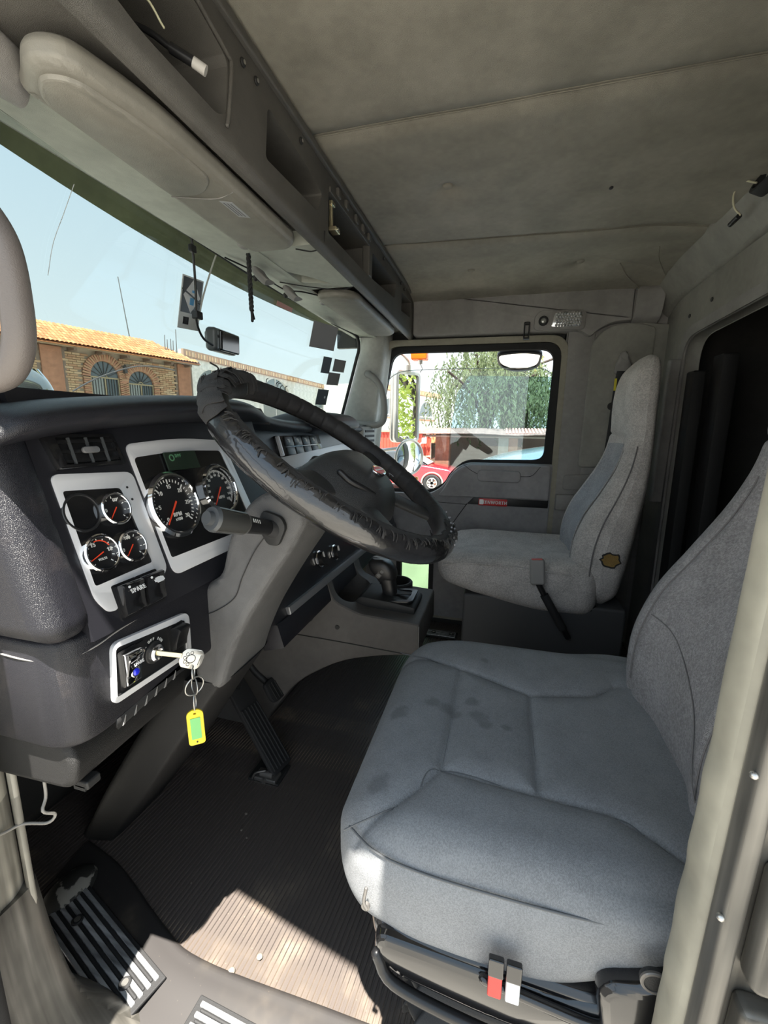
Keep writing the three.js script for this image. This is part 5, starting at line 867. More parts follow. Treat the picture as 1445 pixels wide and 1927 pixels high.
  for (const sx of [-1, 1]) { const pts = []; for (let i = 0; i <= 30; i++) { const y = lerp(0.56, 0.96, i / 30), x = sx * (0.145 - 0.12 * Math.max(0, y - 0.75)); pts.push(V(0.455 + x, y, backFront(x, y) + 0.0035)); } seamOn(t, pts, 0.0012, M.seatSeam, 'backrest_seam'); }
  { const pts = []; for (let i = 0; i <= 20; i++) { const k = i / 20, x = lerp(0.13, -0.16, k), y = 0.70 - 0.13 * k * k; pts.push(V(0.455 + x, y, backFront(x, y) - 0.001)); } seamOn(t, pts, 0.001, M.seatSeam, 'backrest_seam'); }
  // plastic pan, skirt, bellows and pedestal
  const plan = (g) => roundPoly([[0.155 + g, -0.14 + g, 0.06], [0.74 - g, -0.14 + g, 0.06], [0.74 - g, 0.36 - g, 0.03], [0.155 + g, 0.36 - g, 0.03]], 0.05, 6);
  obj('pan', ext(plan(0.006), 0.035, AY(0.405), { bevel: 0.010, bs: 3 }), M.blackGloss, t);
  obj('side_skirt', ext(roundPoly([[-0.115, 0.405, 0.02], [-0.118, 0.368, 0.02], [-0.085, 0.345, 0.03], [0.02, 0.330], [0.12, 0.327, 0.04], [0.20, 0.345, 0.04], [0.33, 0.40], [0.33, 0.47], [0.24, 0.455, 0.04], [0.17, 0.405, 0.03], [0.10, 0.395]], 0.02), 0.05, AX(0.205), { bevel: 0.012, bs: 3 }), M.blackGloss, t);
  obj('skirt_lip', tube([[0.158, 0.372, -0.112], [0.150, 0.345, -0.085], [0.147, 0.328, 0.02], [0.148, 0.324, 0.12], [0.152, 0.345, 0.21], [0.16, 0.40, 0.33]], 0.007, 8, false, 50), M.black, t);
  obj('tray_rim', tube([[0.152, 0.398, 0.02], [0.150, 0.392, 0.09], [0.150, 0.388, 0.14], [0.151, 0.398, 0.160], [0.152, 0.425, 0.163], [0.153, 0.438, 0.145]], 0.006, 8, false, 40), M.blackGloss, t);
  obj('rear_bracket', ext(roundPoly([[0.135, 0.45, 0.02], [0.20, 0.475, 0.03], [0.26, 0.525, 0.03], [0.37, 0.56], [0.37, 0.30], [0.20, 0.31, 0.03], [0.15, 0.36, 0.03]], 0.02), 0.03, AX(0.172), { bevel: 0.010, bs: 3 }), M.blackGloss, t);
  const b = obj('bracket_bolt', disc(0.013, 0.006, frame([0.143, 0.488, 0.183], [0, 0, 1], [0, 1, 0])), M.dark, t); obj('bolt_rim', ring(0.0135, 0.010, 0.003, frame([0.139, 0.488, 0.183], [0, 0, 1], [0, 1, 0]), 0.001), M.steelDark, b);
  obj('bellows', loft([0.335, 0.31, 0.28, 0.25, 0.22, 0.19, 0.16].map((y, i) => { const g = i % 2 ? 0.02 : 0.045; const q = rr(0.18 + g, 0.72 - g, -0.11 + g, 0.33 - g, 0.05, 3); return q.map(([x, z]) => [x, y, z]); }), { nu: 64, nv: 40 }), M.rubber, t);
  obj('pedestal', box(0.24, 0.68, 0.0, 0.17, -0.06, 0.32, 0.02), M.dark, t);
  const hk = obj('front_hook', [tube([[0.163, 0.462, -0.128], [0.160, 0.445, -0.130], [0.160, 0.435, -0.126]], 0.0022, 6), disc(0.0055, 0.004, frame([0.164, 0.436, -0.128], [0, 0, 1], [0, 1, 0]))], M.steelDark, t); hk.userData.label = 'small metal hook on the pan edge';
}
for (const [nm, lab, z, rgb] of [['seat_switch', 'red plastic seat height tab under the driver cushion', 0.032, [0.68, 0.05, 0.04]], ['seat_switch', 'pale grey plastic tab beside the red one', 0.0515, [0.62, 0.63, 0.64]]]) {
  const t = thing(nm, lab, 'switch'), m = frame([0.142, 0.412, z], [0, 0, 1], [0.12, 1, 0]); // faces -x
  obj('tab', new RoundedBoxGeometry(0.0155, 0.030, 0.006, 3, 0.002).applyMatrix4(m), mat(rgb, 0.4), t);
  for (let i = 0; i < 6; i++) obj('grip_line', new THREE.BoxGeometry(0.0010, 0.016, 0.0012).applyMatrix4(m.clone().multiply(new THREE.Matrix4().makeTranslation(-0.0045 + i * 0.0018, -0.002, -0.003))), mat(rgb.map((c) => c * 0.8), 0.5), t);
  obj('socket', new RoundedBoxGeometry(0.017, 0.022, 0.008, 2, 0.002).applyMatrix4(m.clone().multiply(new THREE.Matrix4().makeTranslation(0, 0.024, 0.002))), M.blackGloss, t);
}
{ // ---- passenger seat ----
  const t = thing('passenger_seat', 'worn grey plush passenger seat with a torn hole in its backrest side', 'seat');
  const cx = 1.505, cz = 0.075, edge = [[1.29, -0.19], [1.30, 0.0], [1.31, 0.25]], edge2 = [[1.72, -0.19], [1.71, 0.0], [1.70, 0.25]];
  const shape = (v) => {
    const k = clamp((-0.06 - v.z) / 0.14), px = v.x - cx; v.x = cx + px * (1 - 0.12 * k * k);
    const top = clamp((v.y - 0.49) / 0.08), q = px / 0.26;
    v.y += top * (0.004 - 0.014 * Math.exp(-q * q * 3)) - top * 0.02 * k * k + (1 - top) * 0.02 * k;
    v.y += (1 - top) * (0.03 - 0.05 * step(-0.15, 0.2, v.z));
    if (top > 0.6) { const d = Math.min(distLine(v.x, v.z, edge), distLine(v.x, v.z, edge2)); v.y -= 0.005 * Math.exp(-d * d / 0.00006); v.y += 0.005 * (fbm(v.x * 9, v.z * 9, 3, 0, 98) - 0.5); }
  };
  obj('cushion', warp(rbox(0.52, 0.165, 0.56, 0.055, 80, 12, 80).translate(cx, 0.4925, cz), shape), M.seatP, t);
  seamOn(t, [[1.262, 0.535, -0.18], [1.247, 0.555, -0.10], [1.247, 0.558, 0.02], [1.247, 0.553, 0.14], [1.25, 0.545, 0.26]].map((p) => V(...p)), 0.003, M.seatP, 'side_piping');
  makeBack(t, cx, M.seatP);
  for (const sx of [-1, 1]) { const pts = []; for (let i = 0; i <= 30; i++) { const y = lerp(0.56, 0.97, i / 30), x = sx * (0.145 - 0.12 * Math.max(0, y - 0.75)); pts.push(V(cx + x, y, backFront(x, y) + 0.0035)); } seamOn(t, pts, 0.0014, M.seatSeam, 'backrest_seam'); }
  { const pts = []; for (let i = 0; i <= 30; i++) { const y = lerp(0.47, 0.98, i / 30), w = bW(y); pts.push(V(cx - w * 0.985, y, lerp(bF(y), bR(y), 0.30))); } seamOn(t, pts, 0.0022, M.seatSeam, 'side_seam'); }
  { const ins = sheet((u, v) => { const y = lerp(0.545, 0.985, v), hw = 0.135 - 0.12 * Math.max(0, y - 0.75), x = lerp(-hw, hw, u); return V(cx + x, y, backFront(x, y) - 0.0025 - 0.002 * Math.sin(u * Math.PI)); }, 12, 40, 0.003, -1); const o = obj('centre_insert', ins, M.seatInsert, t); o.userData.label = 'smoother grey centre strip'; }
  // torn hole on the near side of the backrest showing foam
  const r = mulberry(12), hy = 0.61, hz = 0.375, w = bW(hy), out = [], inn = [];
  for (let i = 0; i < 22; i++) { const a = i / 22 * Math.PI * 2, k = 0.85 + 0.3 * r(); out.push([hz + 0.031 * k * Math.cos(a), hy + 0.026 * k * Math.sin(a)]); inn.push([hz + 0.026 * k * Math.cos(a), hy + 0.021 * k * Math.sin(a)]); }
  const tear = obj('torn_edge', ext(out, 0.004, AX(cx - w + 0.002), { holes: [inn.slice().reverse()] }), M.lining, t); tear.userData.label = 'ragged dark edge of a tear';
  const foam = obj('bare_foam', ext(inn, 0.003, AX(cx - w + 0.0015)), mat([0.50, 0.32, 0.10], 0.95, { map: T.blot, bumpMap: T.plush, bumpScale: 0.003 }), t); foam.userData.label = 'yellow foam showing through the tear';
  obj('seat_box', box(1.27, 1.74, 0.0, 0.43, -0.10, 0.45, 0.01), M.seatBox, t);
  obj('hinge_cover', box(1.27, 1.33, 0.395, 0.44, 0.20, 0.36, 0.02), M.blackGloss, t);
}
{
  const t = thing('seat_belt_buckle', 'grey seat belt buckle on a black stalk beside the passenger seat', 'buckle');
  const m = frame([1.225, 0.555, 0.148], [0, 0.1, 1], [0.05, 1, -0.25]);
  obj('housing', new RoundedBoxGeometry(0.048, 0.088, 0.026, 4, 0.008).applyMatrix4(m), mat([0.30, 0.29, 0.28], 0.45), t);
  obj('release_button', new RoundedBoxGeometry(0.036, 0.008, 0.018, 2, 0.003).applyMatrix4(m.clone().multiply(new THREE.Matrix4().makeTranslation(0, 0.042, 0))), mat([0.55, 0.10, 0.08], 0.4), t);
  obj('stalk', [tube([[1.225, 0.512, 0.155], [1.222, 0.46, 0.185], [1.222, 0.40, 0.225], [1.225, 0.33, 0.265]], 0.010, 8)], M.black, t);
  obj('sleeve', rod([1.223, 0.475, 0.176], [1.222, 0.36, 0.246], 0.014, 0.014), M.rubber, t);
}
{
  const t = thing('seat_belt', 'dark passenger seat belt with its pillar anchor', 'seat belt');
  obj('anchor_cover', ext(roundPoly([[0.452, 1.272, 0.01], [0.512, 1.262, 0.01], [0.515, 1.30, 0.015], [0.492, 1.365, 0.022], [0.472, 1.362, 0.022], [0.455, 1.31, 0.01]], 0.01), 0.028, AX(1.873), { bevel: 0.008, bs: 3 }), M.taupe, t);
  obj('anchor_bolt', disc(0.013, 0.006, frame([1.847, 1.342, 0.483], [0, 0, 1], [0, 1, 0])), M.taupe, t);
  obj('webbing', loft([[1.28, 0.480], [1.20, 0.474], [1.05, 0.470], [0.85, 0.462], [0.5, 0.45]].map(([y, z]) => [[1.838, y, z - 0.022], [1.834, y, z], [1.838, y, z + 0.022], [1.841, y, z]]), { nu: 16, nv: 20 }), M.rubber, t);
  const y = obj('yellow_tag', box(1.832, 1.836, 1.20, 1.25, 0.452, 0.461), mat([0.75, 0.65, 0.05], 0.5), t); y.userData.label = 'small yellow tag on the belt';
  obj('belt_stop', [disc(0.016, 0.012, frame([1.84, 1.135, 0.452], [0, 0, 1], [0, 1, 0]))], M.dark, t);
}
// ================= SMALL CAB FITTINGS =================
{
  const t = thing('dome_lamp', 'reading lamp with a clear ribbed lens above the passenger window', 'lamp');
  obj('housing', ext(roundPoly([[0.108, 1.462], [0.318, 1.458], [0.318, 1.535], [0.135, 1.545, 0.03], [0.108, 1.52]], 0.018), 0.018, AX(1.868), { bevel: 0.006 }), M.taupe, t);
  const l = obj('ribbed_lens', ext(roundPoly([[0.178, 1.472], [0.302, 1.470], [0.302, 1.526], [0.192, 1.530]], 0.01), 0.010, AX(1.855), { bevel: 0.003 }), mat([0.75, 0.75, 0.74], 0.15, { metalness: 0.6 }), t);
  for (let i = 0; i < 9; i++) for (let j = 0; j < 5; j++) obj('lens_facet', new THREE.ConeGeometry(0.0085, 0.007, 4).rotateZ(Math.PI / 2).translate(1.842, 1.478 + j * 0.0112, 0.200 + i * 0.0115 + (j % 2) * 0.004), mat([0.8, 0.8, 0.8], 0.1, { metalness: 0.8 }), l);
  const s = obj('spot_eye', ring(0.020, 0.012, 0.014, frame([1.853, 1.498, 0.146], [0, 0, 1], [0, 1, 0]), 0.004), M.dark, t); obj('spot_lens', new THREE.SphereGeometry(0.013, 16, 10).scale(0.5, 1, 1).translate(1.846, 1.498, 0.146), mat([0.5, 0.5, 0.48], 0.1, { metalness: 0.5 }), s);
}
tag(obj('coat_hook', [box(1.848, 1.862, 1.425, 1.495, 0.066, 0.072, 0.002), box(1.848, 1.862, 1.425, 1.495, 0.086, 0.092, 0.002), box(1.840, 1.862, 1.485, 1.497, 0.066, 0.092, 0.004), box(1.835, 1.862, 1.424, 1.432, 0.066, 0.092, 0.003)], M.dark), 'dark coat hook on the trim over the passenger window', 'hook');
{
  const t = thing('interior_mirror', 'wide curved mirror hanging at the top of the passenger window', 'mirror');
  const o = roundPoly([[-0.045, 0.06, 0.02], [0.03, 0.075, 0.08], [0.10, 0.075, 0.08], [0.165, 0.058, 0.02], [0.158, -0.045, 0.05], [0.10, -0.075, 0.08], [0.03, -0.075, 0.08], [-0.04, -0.028, 0.05]], 0.02, 6), c = [0.06, 0], k = o.map(([z, y]) => [c[0] + (z - c[0]) * 0.94, c[1] + (y - c[1]) * 0.88]);
  const mm = frame([2.03, 1.362, 0], [0, 0, 1], [-0.87, 0.49, 0]); // looks down at the ground beside the truck
  obj('rim', ext(o, 0.02, mm.clone().multiply(new THREE.Matrix4().makeTranslation(0, 0, -0.01)), { holes: [k], bevel: 0.003 }), M.black, t);
  obj('glass', ext(k, 0.008, mm.clone().multiply(new THREE.Matrix4().makeTranslation(0, 0, -0.004))), M.mirror, t);
  obj('bracket', [tube([[2.01, 1.40, 0.0], [2.0, 1.43, 0.0], [1.965, 1.45, 0.0]], 0.005, 6), tube([[2.01, 1.40, 0.11], [2.0, 1.43, 0.11], [1.965, 1.45, 0.11]], 0.005, 6)], M.dark, t);
}
function grab(label, pts, r, material, bosses) { const t = thing('grab_handle', label, 'handle'); obj('bar', tube(pts, r, 14, false, 80), material, t); bosses.forEach(([p, q, rr2]) => { const b = obj('boss', rod(p, q, rr2, rr2 * 0.9, 18), material, t); obj('boss_screw', rod(V(...p).lerp(V(...q), 0.95), V(...p).lerp(V(...q), 1.06), rr2 * 0.5, rr2 * 0.5, 10), M.dark, b); }); return t; }
grab('grey grab handle on the far windscreen pillar', [[1.80, 1.285, -0.640], [1.775, 1.28, -0.632], [1.76, 1.262, -0.600], [1.758, 1.215, -0.562], [1.758, 1.14, -0.546], [1.758, 1.072, -0.548], [1.76, 1.045, -0.575], [1.765, 1.045, -0.635], [1.785, 1.052, -0.695], [1.81, 1.06, -0.73]], 0.0155, M.handleGrey, [[[1.80, 1.285, -0.640], [1.772, 1.284, -0.634], 0.019]]);
grab('big brown grey grab handle cut by the left photo edge', [[0.11, 1.31, -0.66], [0.10, 1.29, -0.60], [0.10, 1.26, -0.535], [0.10, 1.21, -0.492], [0.10, 1.15, -0.484], [0.10, 1.105, -0.490], [0.10, 1.080, -0.515], [0.10, 1.075, -0.56], [0.105, 1.082, -0.62], [0.11, 1.09, -0.66]], 0.0145, mat([0.16, 0.14, 0.13], 0.45, { bumpMap: T.fine, bumpScale: 0.0002 }), []);
// side defroster outlets and pebble litter on the mat
{ const t = thing('defroster_outlet', 'pale grey slotted outlet at the foot of the far pillar', 'vent'); obj('body', box(1.60, 1.80, 0.95, 1.035, -0.70, -0.60, 0.02), M.pillarGrey, t); for (let i = 0; i < 3; i++) obj('slot', box(1.63, 1.77, 0.965 + i * 0.022, 0.975 + i * 0.022, -0.602, -0.597), M.rubber, t); }  // dark strips on the body stand in for shade inside the slots
{
  const r = mulberry(31); let n = 0;
  for (const [x, z, s] of [[0.318, -0.395, 0.006], [0.283, -0.435, 0.007], [0.59, -0.60, 0.004], [0.545, -0.585, 0.003], [0.53, -0.56, 0.0025], [0.40, -0.62, 0.0018]]) { const g = warp(new THREE.IcosahedronGeometry(s, 2), (v) => v.multiplyScalar(0.75 + 0.5 * fbm(v.x / s + n * 3, v.y / s + v.z / s, 2)).setY(v.y * 0.55)); n++; const o = obj('pebble', g.translate(x, 0.003 + s * 0.3, z), mat([0.20, 0.175, 0.145], 0.9)); tag(o, ['larger pale pebble in the sunlit mat', 'whitish clod at the sunlit mat edge', 'pale crumb on the shaded mat', 'small crumb beside the pale crumb on the mat', 'tiny crumb nearest the sunlit patch', 'tiny speck near the step plate'][n - 1], 'pebble', 'crumbs on the mat'); }
}

// ================= OUTSIDE =================
const GY = -1.35;
M.ground = mat([0.42, 0.40, 0.36], 0.9, { map: tex(512, (u, v) => clamp(0.86 + 0.3 * (fbm(u * 8, v * 8, 6, 8, 101) - 0.5)), { srgb: true, size: 6 }) });
struct('floor_yard', new THREE.BoxGeometry(160, 0.2, 160).translate(20, GY - 0.1, 0), M.ground, 'pale concrete yard around the truck', 'ground');
struct('trim_6', [0, 1, 2].map((i) => box(2.3, 9, GY, GY + 0.004, -1.9 - i * 2.4, -1.88 - i * 2.4)), mat([0.28, 0.27, 0.25], 0.9), 'dark joints between the concrete slabs', 'joint');
const brickCols = [[0.50, 0.36, 0.22], [0.46, 0.31, 0.19], [0.54, 0.41, 0.27], [0.42, 0.26, 0.16]].map((c) => mat(c, 0.9, { bumpMap: T.plush, bumpScale: 0.004 }));
const tileCols = [[0.40, 0.18, 0.075], [0.35, 0.145, 0.06], [0.45, 0.22, 0.10]].map((c) => mat(c, 0.85));
M.mortar = mat([0.40, 0.36, 0.29], 0.95); M.redBrick = mat([0.42, 0.22, 0.14], 0.9, { map: T.blot }); M.wall = mat([0.93, 0.94, 0.90], 0.9, { map: T.blot }); M.winGlass = mat([0.10, 0.13, 0.15], 0.15); M.iron = mat([0.05, 0.05, 0.05], 0.5); M.curtain = mat([0.30, 0.33, 0.33], 0.8);
{
  const b = thing('brick_house', 'two storey tan brick house with an orange tiled roof', 'house');
  const W = (s, y, n = 0) => frame([10.1 + 0.9654 * s - 0.2608 * n, y, -14.0 + 0.2608 * s + 0.9654 * n], [0.9654, 0, 0.2608], [0, 1, 0]);
  const wins = [[2.07, 0.47, 2.62, 0.72], [3.33, 0.47, 2.50, 0.62]]; // centre, half width, spring height, rise
  obj('wall_core', [new THREE.BoxGeometry(9.0, 5.0, 5).applyMatrix4(W(0.9, GY + 2.5, -2.56))], M.mortar, b);
  // bricks: those in view one by one
  const r = mulberry(3), geoB = new THREE.BoxGeometry(0.235, 0.062, 0.06), rest = []; let n = 0;
  for (let j = 0; j < 64; j++) { const y = GY + 0.04 + j * 0.0755; if (y > 3.36) break; for (let i = -14; i < 22; i++) {
    const s = i * 0.248 + (j % 2) * 0.124 + 0.12; if (s > 5.28) continue;
    if (wins.some(([c, hw, sp, rise]) => (Math.abs(s - c) < hw + 0.26 && y < sp) || (y >= sp - 0.05 && Math.hypot((s - c) / (hw + 0.28), (y - sp) / (rise * 0.75 + 0.28)) < 1))) continue;
    if ((s > 0.16 && s < 0.84) || s > 4.82) continue; // pilasters
    const view = s > 0.8 && s < 4.85 && y > 1.85, m = W(s, y, -0.035 + 0.012 * r()), k = Math.floor(r() * 4);
    if (view && n < 290) { n++; const q = new THREE.Mesh(geoB, brickCols[k]); q.name = 'brick'; q.applyMatrix4(m); q.castShadow = q.receiveShadow = true; b.add(q); } else rest.push(geoB.clone().applyMatrix4(m)); } }
  const rb = obj('brickwork', rest, brickCols[0], b); rb.userData.kind = 'stuff';
  for (const [s0, s1] of [[0.22, 0.80], [4.86, 5.42]]) { const p = obj('pilaster', new THREE.BoxGeometry(s1 - s0, 4.78, 0.14).applyMatrix4(W((s0 + s1) / 2, GY + 2.39, -0.01)), M.redBrick, b); obj('pilaster_side', [new THREE.BoxGeometry(0.10, 4.78, 0.05).applyMatrix4(W(s0 - 0.06, GY + 2.39, -0.02)), new THREE.BoxGeometry(0.10, 4.78, 0.05).applyMatrix4(W(s1 + 0.06, GY + 2.39, -0.02))], mat([0.20, 0.16, 0.13], 0.9), p); }
  wins.forEach(([c, hw, sp, rise], wi) => {
    const N = 26, ry = rise * 0.75;
    for (let i = 0; i < N; i++) { const a = Math.PI * (i + 0.5) / N; const q = new THREE.BoxGeometry(0.24, 0.062, 0.12).applyMatrix4(W(c + (hw + 0.13) * Math.cos(a), sp + (ry + 0.13) * Math.sin(a), 0.0).multiply(new THREE.Matrix4().makeRotationZ(a))); obj('arch_brick', q, i % 2 ? M.redBrick : brickCols[3], b); }
    for (const sx of [-1, 1]) for (let j = 0; j < 13; j++) obj('jamb_brick', new THREE.BoxGeometry(0.21, 0.055, 0.11).applyMatrix4(W(c + sx * (hw + 0.12), sp - 0.05 - j * 0.068, 0)), j % 2 ? M.redBrick : brickCols[3], b);
    const arch = [[c - hw, 0.6], [c + hw, 0.6]]; for (let i = 0; i <= 20; i++) { const a = Math.PI * i / 20; arch.push([c + hw * Math.cos(a), sp + ry * Math.sin(a)]); }
    const win = obj('arched_window', ext(arch, 0.02, W(0, 0, -0.06)), M.winGlass, b);
    const bars = [new THREE.BoxGeometry(2 * hw, 0.045, 0.05).applyMatrix4(W(c, sp, -0.02)), new THREE.BoxGeometry(0.035, 2.0, 0.05).applyMatrix4(W(c, sp - 1.0, -0.02)), new THREE.TorusGeometry(0.09, 0.02, 5, 16, Math.PI).applyMatrix4(W(c, sp, -0.02))];
    obj('window_frame', [...bars, ...[-1, 1].map((k) => new THREE.BoxGeometry(0.03, 2.0, 0.05).applyMatrix4(W(c + k * (hw - 0.015), sp - 1.0, -0.02)))], mat([0.32, 0.27, 0.17], 0.6), win);
    for (let i = 1; i < 8; i++) { const a = Math.PI * i / 8, x1 = hw * Math.cos(a), y1 = ry * Math.sin(a), L = Math.hypot(x1, y1); obj('fan_bar', new THREE.BoxGeometry(L - 0.09, 0.022, 0.03).translate(0.045 + L / 2, 0, 0).applyMatrix4(W(c, sp, -0.02).multiply(new THREE.Matrix4().makeRotationZ(Math.atan2(y1, x1)))), M.iron, win); }
    for (let i = 0; i < 10; i++) obj('window_bar', new THREE.BoxGeometry(0.016, 1.9, 0.03).applyMatrix4(W(c - hw + 0.07 + i * (2 * hw - 0.14) / 9, sp - 0.97, -0.015)), M.iron, win);
    obj('curtain', new THREE.BoxGeometry(hw * 0.8, 1.9, 0.02).applyMatrix4(W(c - hw * 0.5, sp - 0.95, -0.038)), M.curtain, win);
  });
  // roof: slope from the eaves up and away, barrel tiles in rows
  const eave = [3.50, 0.42], ridge = [4.22, -0.75], tg = new THREE.CylinderGeometry(0.068, 0.078, 0.26, 7, 1, true, -Math.PI / 2, Math.PI), up = V(0, ridge[0] - eave[0], 0), more = [[], [], []]; n = 0;
  const rowsN = 7, sl = Math.hypot(ridge[0] - eave[0], ridge[1] - eave[1]), ang = Math.atan2(ridge[0] - eave[0], eave[1] - ridge[1]);
  for (let j = 0; j < rowsN; j++) for (let i = -24; i < 45; i++) { const s = i * 0.124 + 0.05, k = (j + 0.5) / rowsN; if (s > 5.62 - 1.25 * k) continue; const m = W(s, lerp(eave[0], ridge[0], k) + 0.01 + 0.004 * (r() - 0.5), lerp(eave[1], ridge[1], k)).multiply(new THREE.Matrix4().makeRotationX(ang - Math.PI / 2)), c = Math.floor(r() * 3); if (s > -0.1 && n < 290) { n++; const q = new THREE.Mesh(tg, tileCols[c]); q.name = 'roof_tile'; q.applyMatrix4(m); q.castShadow = q.receiveShadow = true; b.add(q); } else more[c].push(tg.clone().applyMatrix4(m)); }
  more.forEach((l, i) => { if (l.length) obj('roof_tiles_beyond', l, tileCols[i], b).userData.kind = 'stuff'; });
  obj('roof_deck', ext([[-3.2, -0.05], [5.62, -0.05], [4.45, sl], [-3.2, sl]], 0.03, W(0, eave[0] - 0.02, eave[1]).multiply(new THREE.Matrix4().makeRotationX(ang - Math.PI / 2))), tileCols[1], b);
  obj('eave_board', new THREE.BoxGeometry(8.8, 0.07, 0.05).applyMatrix4(W(1.2, 3.46, 0.40)), mat([0.30, 0.24, 0.16], 0.8), b);
  for (const s of [-0.2, 1.05, 1.9, 2.72, 3.55, 4.4, 5.2]) obj('rafter_end', new THREE.BoxGeometry(0.10, 0.12, 0.45).applyMatrix4(W(s, 3.40, 0.2)), mat([0.16, 0.11, 0.08], 0.8), b);
  const lan = obj('wall_lantern', [new THREE.BoxGeometry(0.10, 0.22, 0.10).applyMatrix4(W(2.70, 2.95, 0.18)), new THREE.ConeGeometry(0.09, 0.1, 4).applyMatrix4(W(2.70, 3.1, 0.18)), new THREE.BoxGeometry(0.03, 0.25, 0.2).applyMatrix4(W(2.70, 2.95, 0.07))], M.iron, b); lan.userData.label = 'dark iron wall lantern';
  obj('roof_rods', [[5.1, 0.9], [4.85, 0.5], [4.95, 0.45], [4.7, 0.45], [4.6, 0.6]].map(([s, h]) => rod(V(10.1 + 0.9654 * s, 3.9, -14.2 + 0.26 * s), V(10.1 + 0.9654 * s + 0.03, 3.9 + h, -14.2 + 0.26 * s), 0.02, 0.015, 6)), M.steelDark, b);
}
obj('antenna_mast', rod([14.6, 3.5, -14.6], [14.2, 6.6, -14.6], 0.025, 0.015, 6), M.steelDark, scene.getObjectByName('brick_house'));
function archPts(c, hw, y0, sp, ry, n = 18) { const p = [[c - hw, y0], [c + hw, y0]]; for (let i = 0; i <= n; i++) { const a = Math.PI * i / n; p.push([c + hw * Math.cos(a), sp + ry * Math.sin(a)]); } return p; }
function whiteHouse(label, A, B, top, wins, cor, x0 = 0) {
  const t = thing('white_house', label, 'house'), d = V(B[0] - A[0], 0, B[1] - A[1]), L = d.length(); d.normalize();
  const W = (s, y, n = 0) => frame(V(A[0], y, A[1]).addScaledVector(d, s).addScaledVector(V(-d.z, 0, d.x), n), d, [0, 1, 0]);
  obj('wall_front', ext([[x0, GY], [L, GY], [L, top], [x0, top]], 0.25, W(0, 0, -0.25), { holes: wins.map(([c, hw, y0, sp, ry]) => archPts(c, hw, y0, sp, ry).reverse()) }), M.wall, t);
  obj('house_body', new THREE.BoxGeometry(L - x0, top - GY - 0.1, 5).applyMatrix4(W((L + x0) / 2, (top + GY) / 2, -2.9)), M.wall, t);
  const cn = obj('cornice', new THREE.BoxGeometry(L - x0 + 0.2, cor, 0.12).applyMatrix4(W((L + x0) / 2, top - cor / 2, 0.03)), mat([0.42, 0.28, 0.20], 0.9), t);
  const cnt = Math.min(110, Math.floor((L - x0) / 0.16)); for (let i = 0; i < cnt; i++) obj('cornice_brick', new THREE.BoxGeometry(0.09, cor * 0.62, 0.06).applyMatrix4(W(x0 + (i + 0.5) * (L - x0) / cnt, top - cor * 0.55, 0.10)), brickCols[i % 4], cn);
  for (const [c, hw, y0, sp, ry] of wins) { const w = obj('arched_window', ext(archPts(c, hw, y0, sp, ry), 0.02, W(0, 0, -0.16)), M.skyGlass, t); obj('window_frame', [new THREE.BoxGeometry(2 * hw, 0.06, 0.05).applyMatrix4(W(c, sp - 0.2, -0.12)), new THREE.BoxGeometry(0.05, sp + ry - y0, 0.05).applyMatrix4(W(c, (sp + ry + y0) / 2, -0.12))], M.white, w); obj('sill', new THREE.BoxGeometry(2 * hw + 0.3, 0.14, 0.2).applyMatrix4(W(c, y0 - 0.07, 0.02)), M.redBrick, w); obj('blind', new THREE.BoxGeometry(2 * hw * 0.96, (sp - y0) * 0.8, 0.02).applyMatrix4(W(c, y0 + (sp - y0) * 0.42, -0.135)), M.curtain, w); }
  return [t, W];
}
M.skyGlass = mat([0.20, 0.25, 0.27], 0.08, { specularIntensity: 1 });
whiteHouse('long white house with brick cornice seen through the windscreen', [15.4, -12.87], [36, -13.0], 4.12, [[1.95, 1.25, 1.6, 2.6, 0.92], [7.75, 1.6, 1.3, 2.75, 1.02], [15.3, 2.1, 1.0, 2.6, 1.25]], 0.30);
{ const [t, W] = whiteHouse('white house with arched windows seen through the passenger window', [28.9, -8.8], [40.4, -5.71], 4.15, [[2.6, 1.3, 1.85, 2.2, 1.0], [9.1, 1.45, 1.80, 2.2, 1.1]], 0.42);
  const ac = obj('air_conditioner', [new THREE.BoxGeometry(1.1, 0.9, 0.4).applyMatrix4(W(2.0, 1.25, 0.2))], M.white, t); ac.userData.label = 'white air conditioner unit'; obj('fan_grille', new THREE.TorusGeometry(0.33, 0.05, 6, 24).applyMatrix4(W(1.9, 1.25, 0.42)), M.curtain, ac); }
{ // red sheet-metal shed with seams
  const t = thing('red_shed', 'bright red corrugated metal shed wall behind the car', 'shed');
  obj('wall_body', box(22.3, 24, GY, 0.84, -8.0, -3.42), mat([0.62, 0.08, 0.05], 0.5), t);
  for (let i = 0; i < 26; i++) obj('rib', box(22.25, 22.32, GY, 0.80, -7.95 + i * 0.175, -7.90 + i * 0.175), mat([0.58, 0.07, 0.045], 0.5), t);
  obj('top_rail', box(22.2, 22.4, 0.82, 0.92, -8.0, -3.4), mat([0.62, 0.30, 0.2], 0.7), t); obj('mid_rail', box(22.2, 22.4, -0.45, -0.38, -8.0, -3.4), mat([0.60, 0.55, 0.42], 0.7), t);
  const f = obj('flood_lamp', [box(22.0, 22.15, 0.25, 0.55, -4.0, -3.75, 0.03), tube([[22.1, 0.55, -3.8], [22.0, 0.75, -3.7], [22.1, 0.6, -3.55]], 0.04, 6), rod([22.15, 0.3, -4.0], [22.15, -0.5, -4.9], 0.04, 0.04, 6)], M.white, t); f.userData.label = 'small white flood lamp on an arm';
}
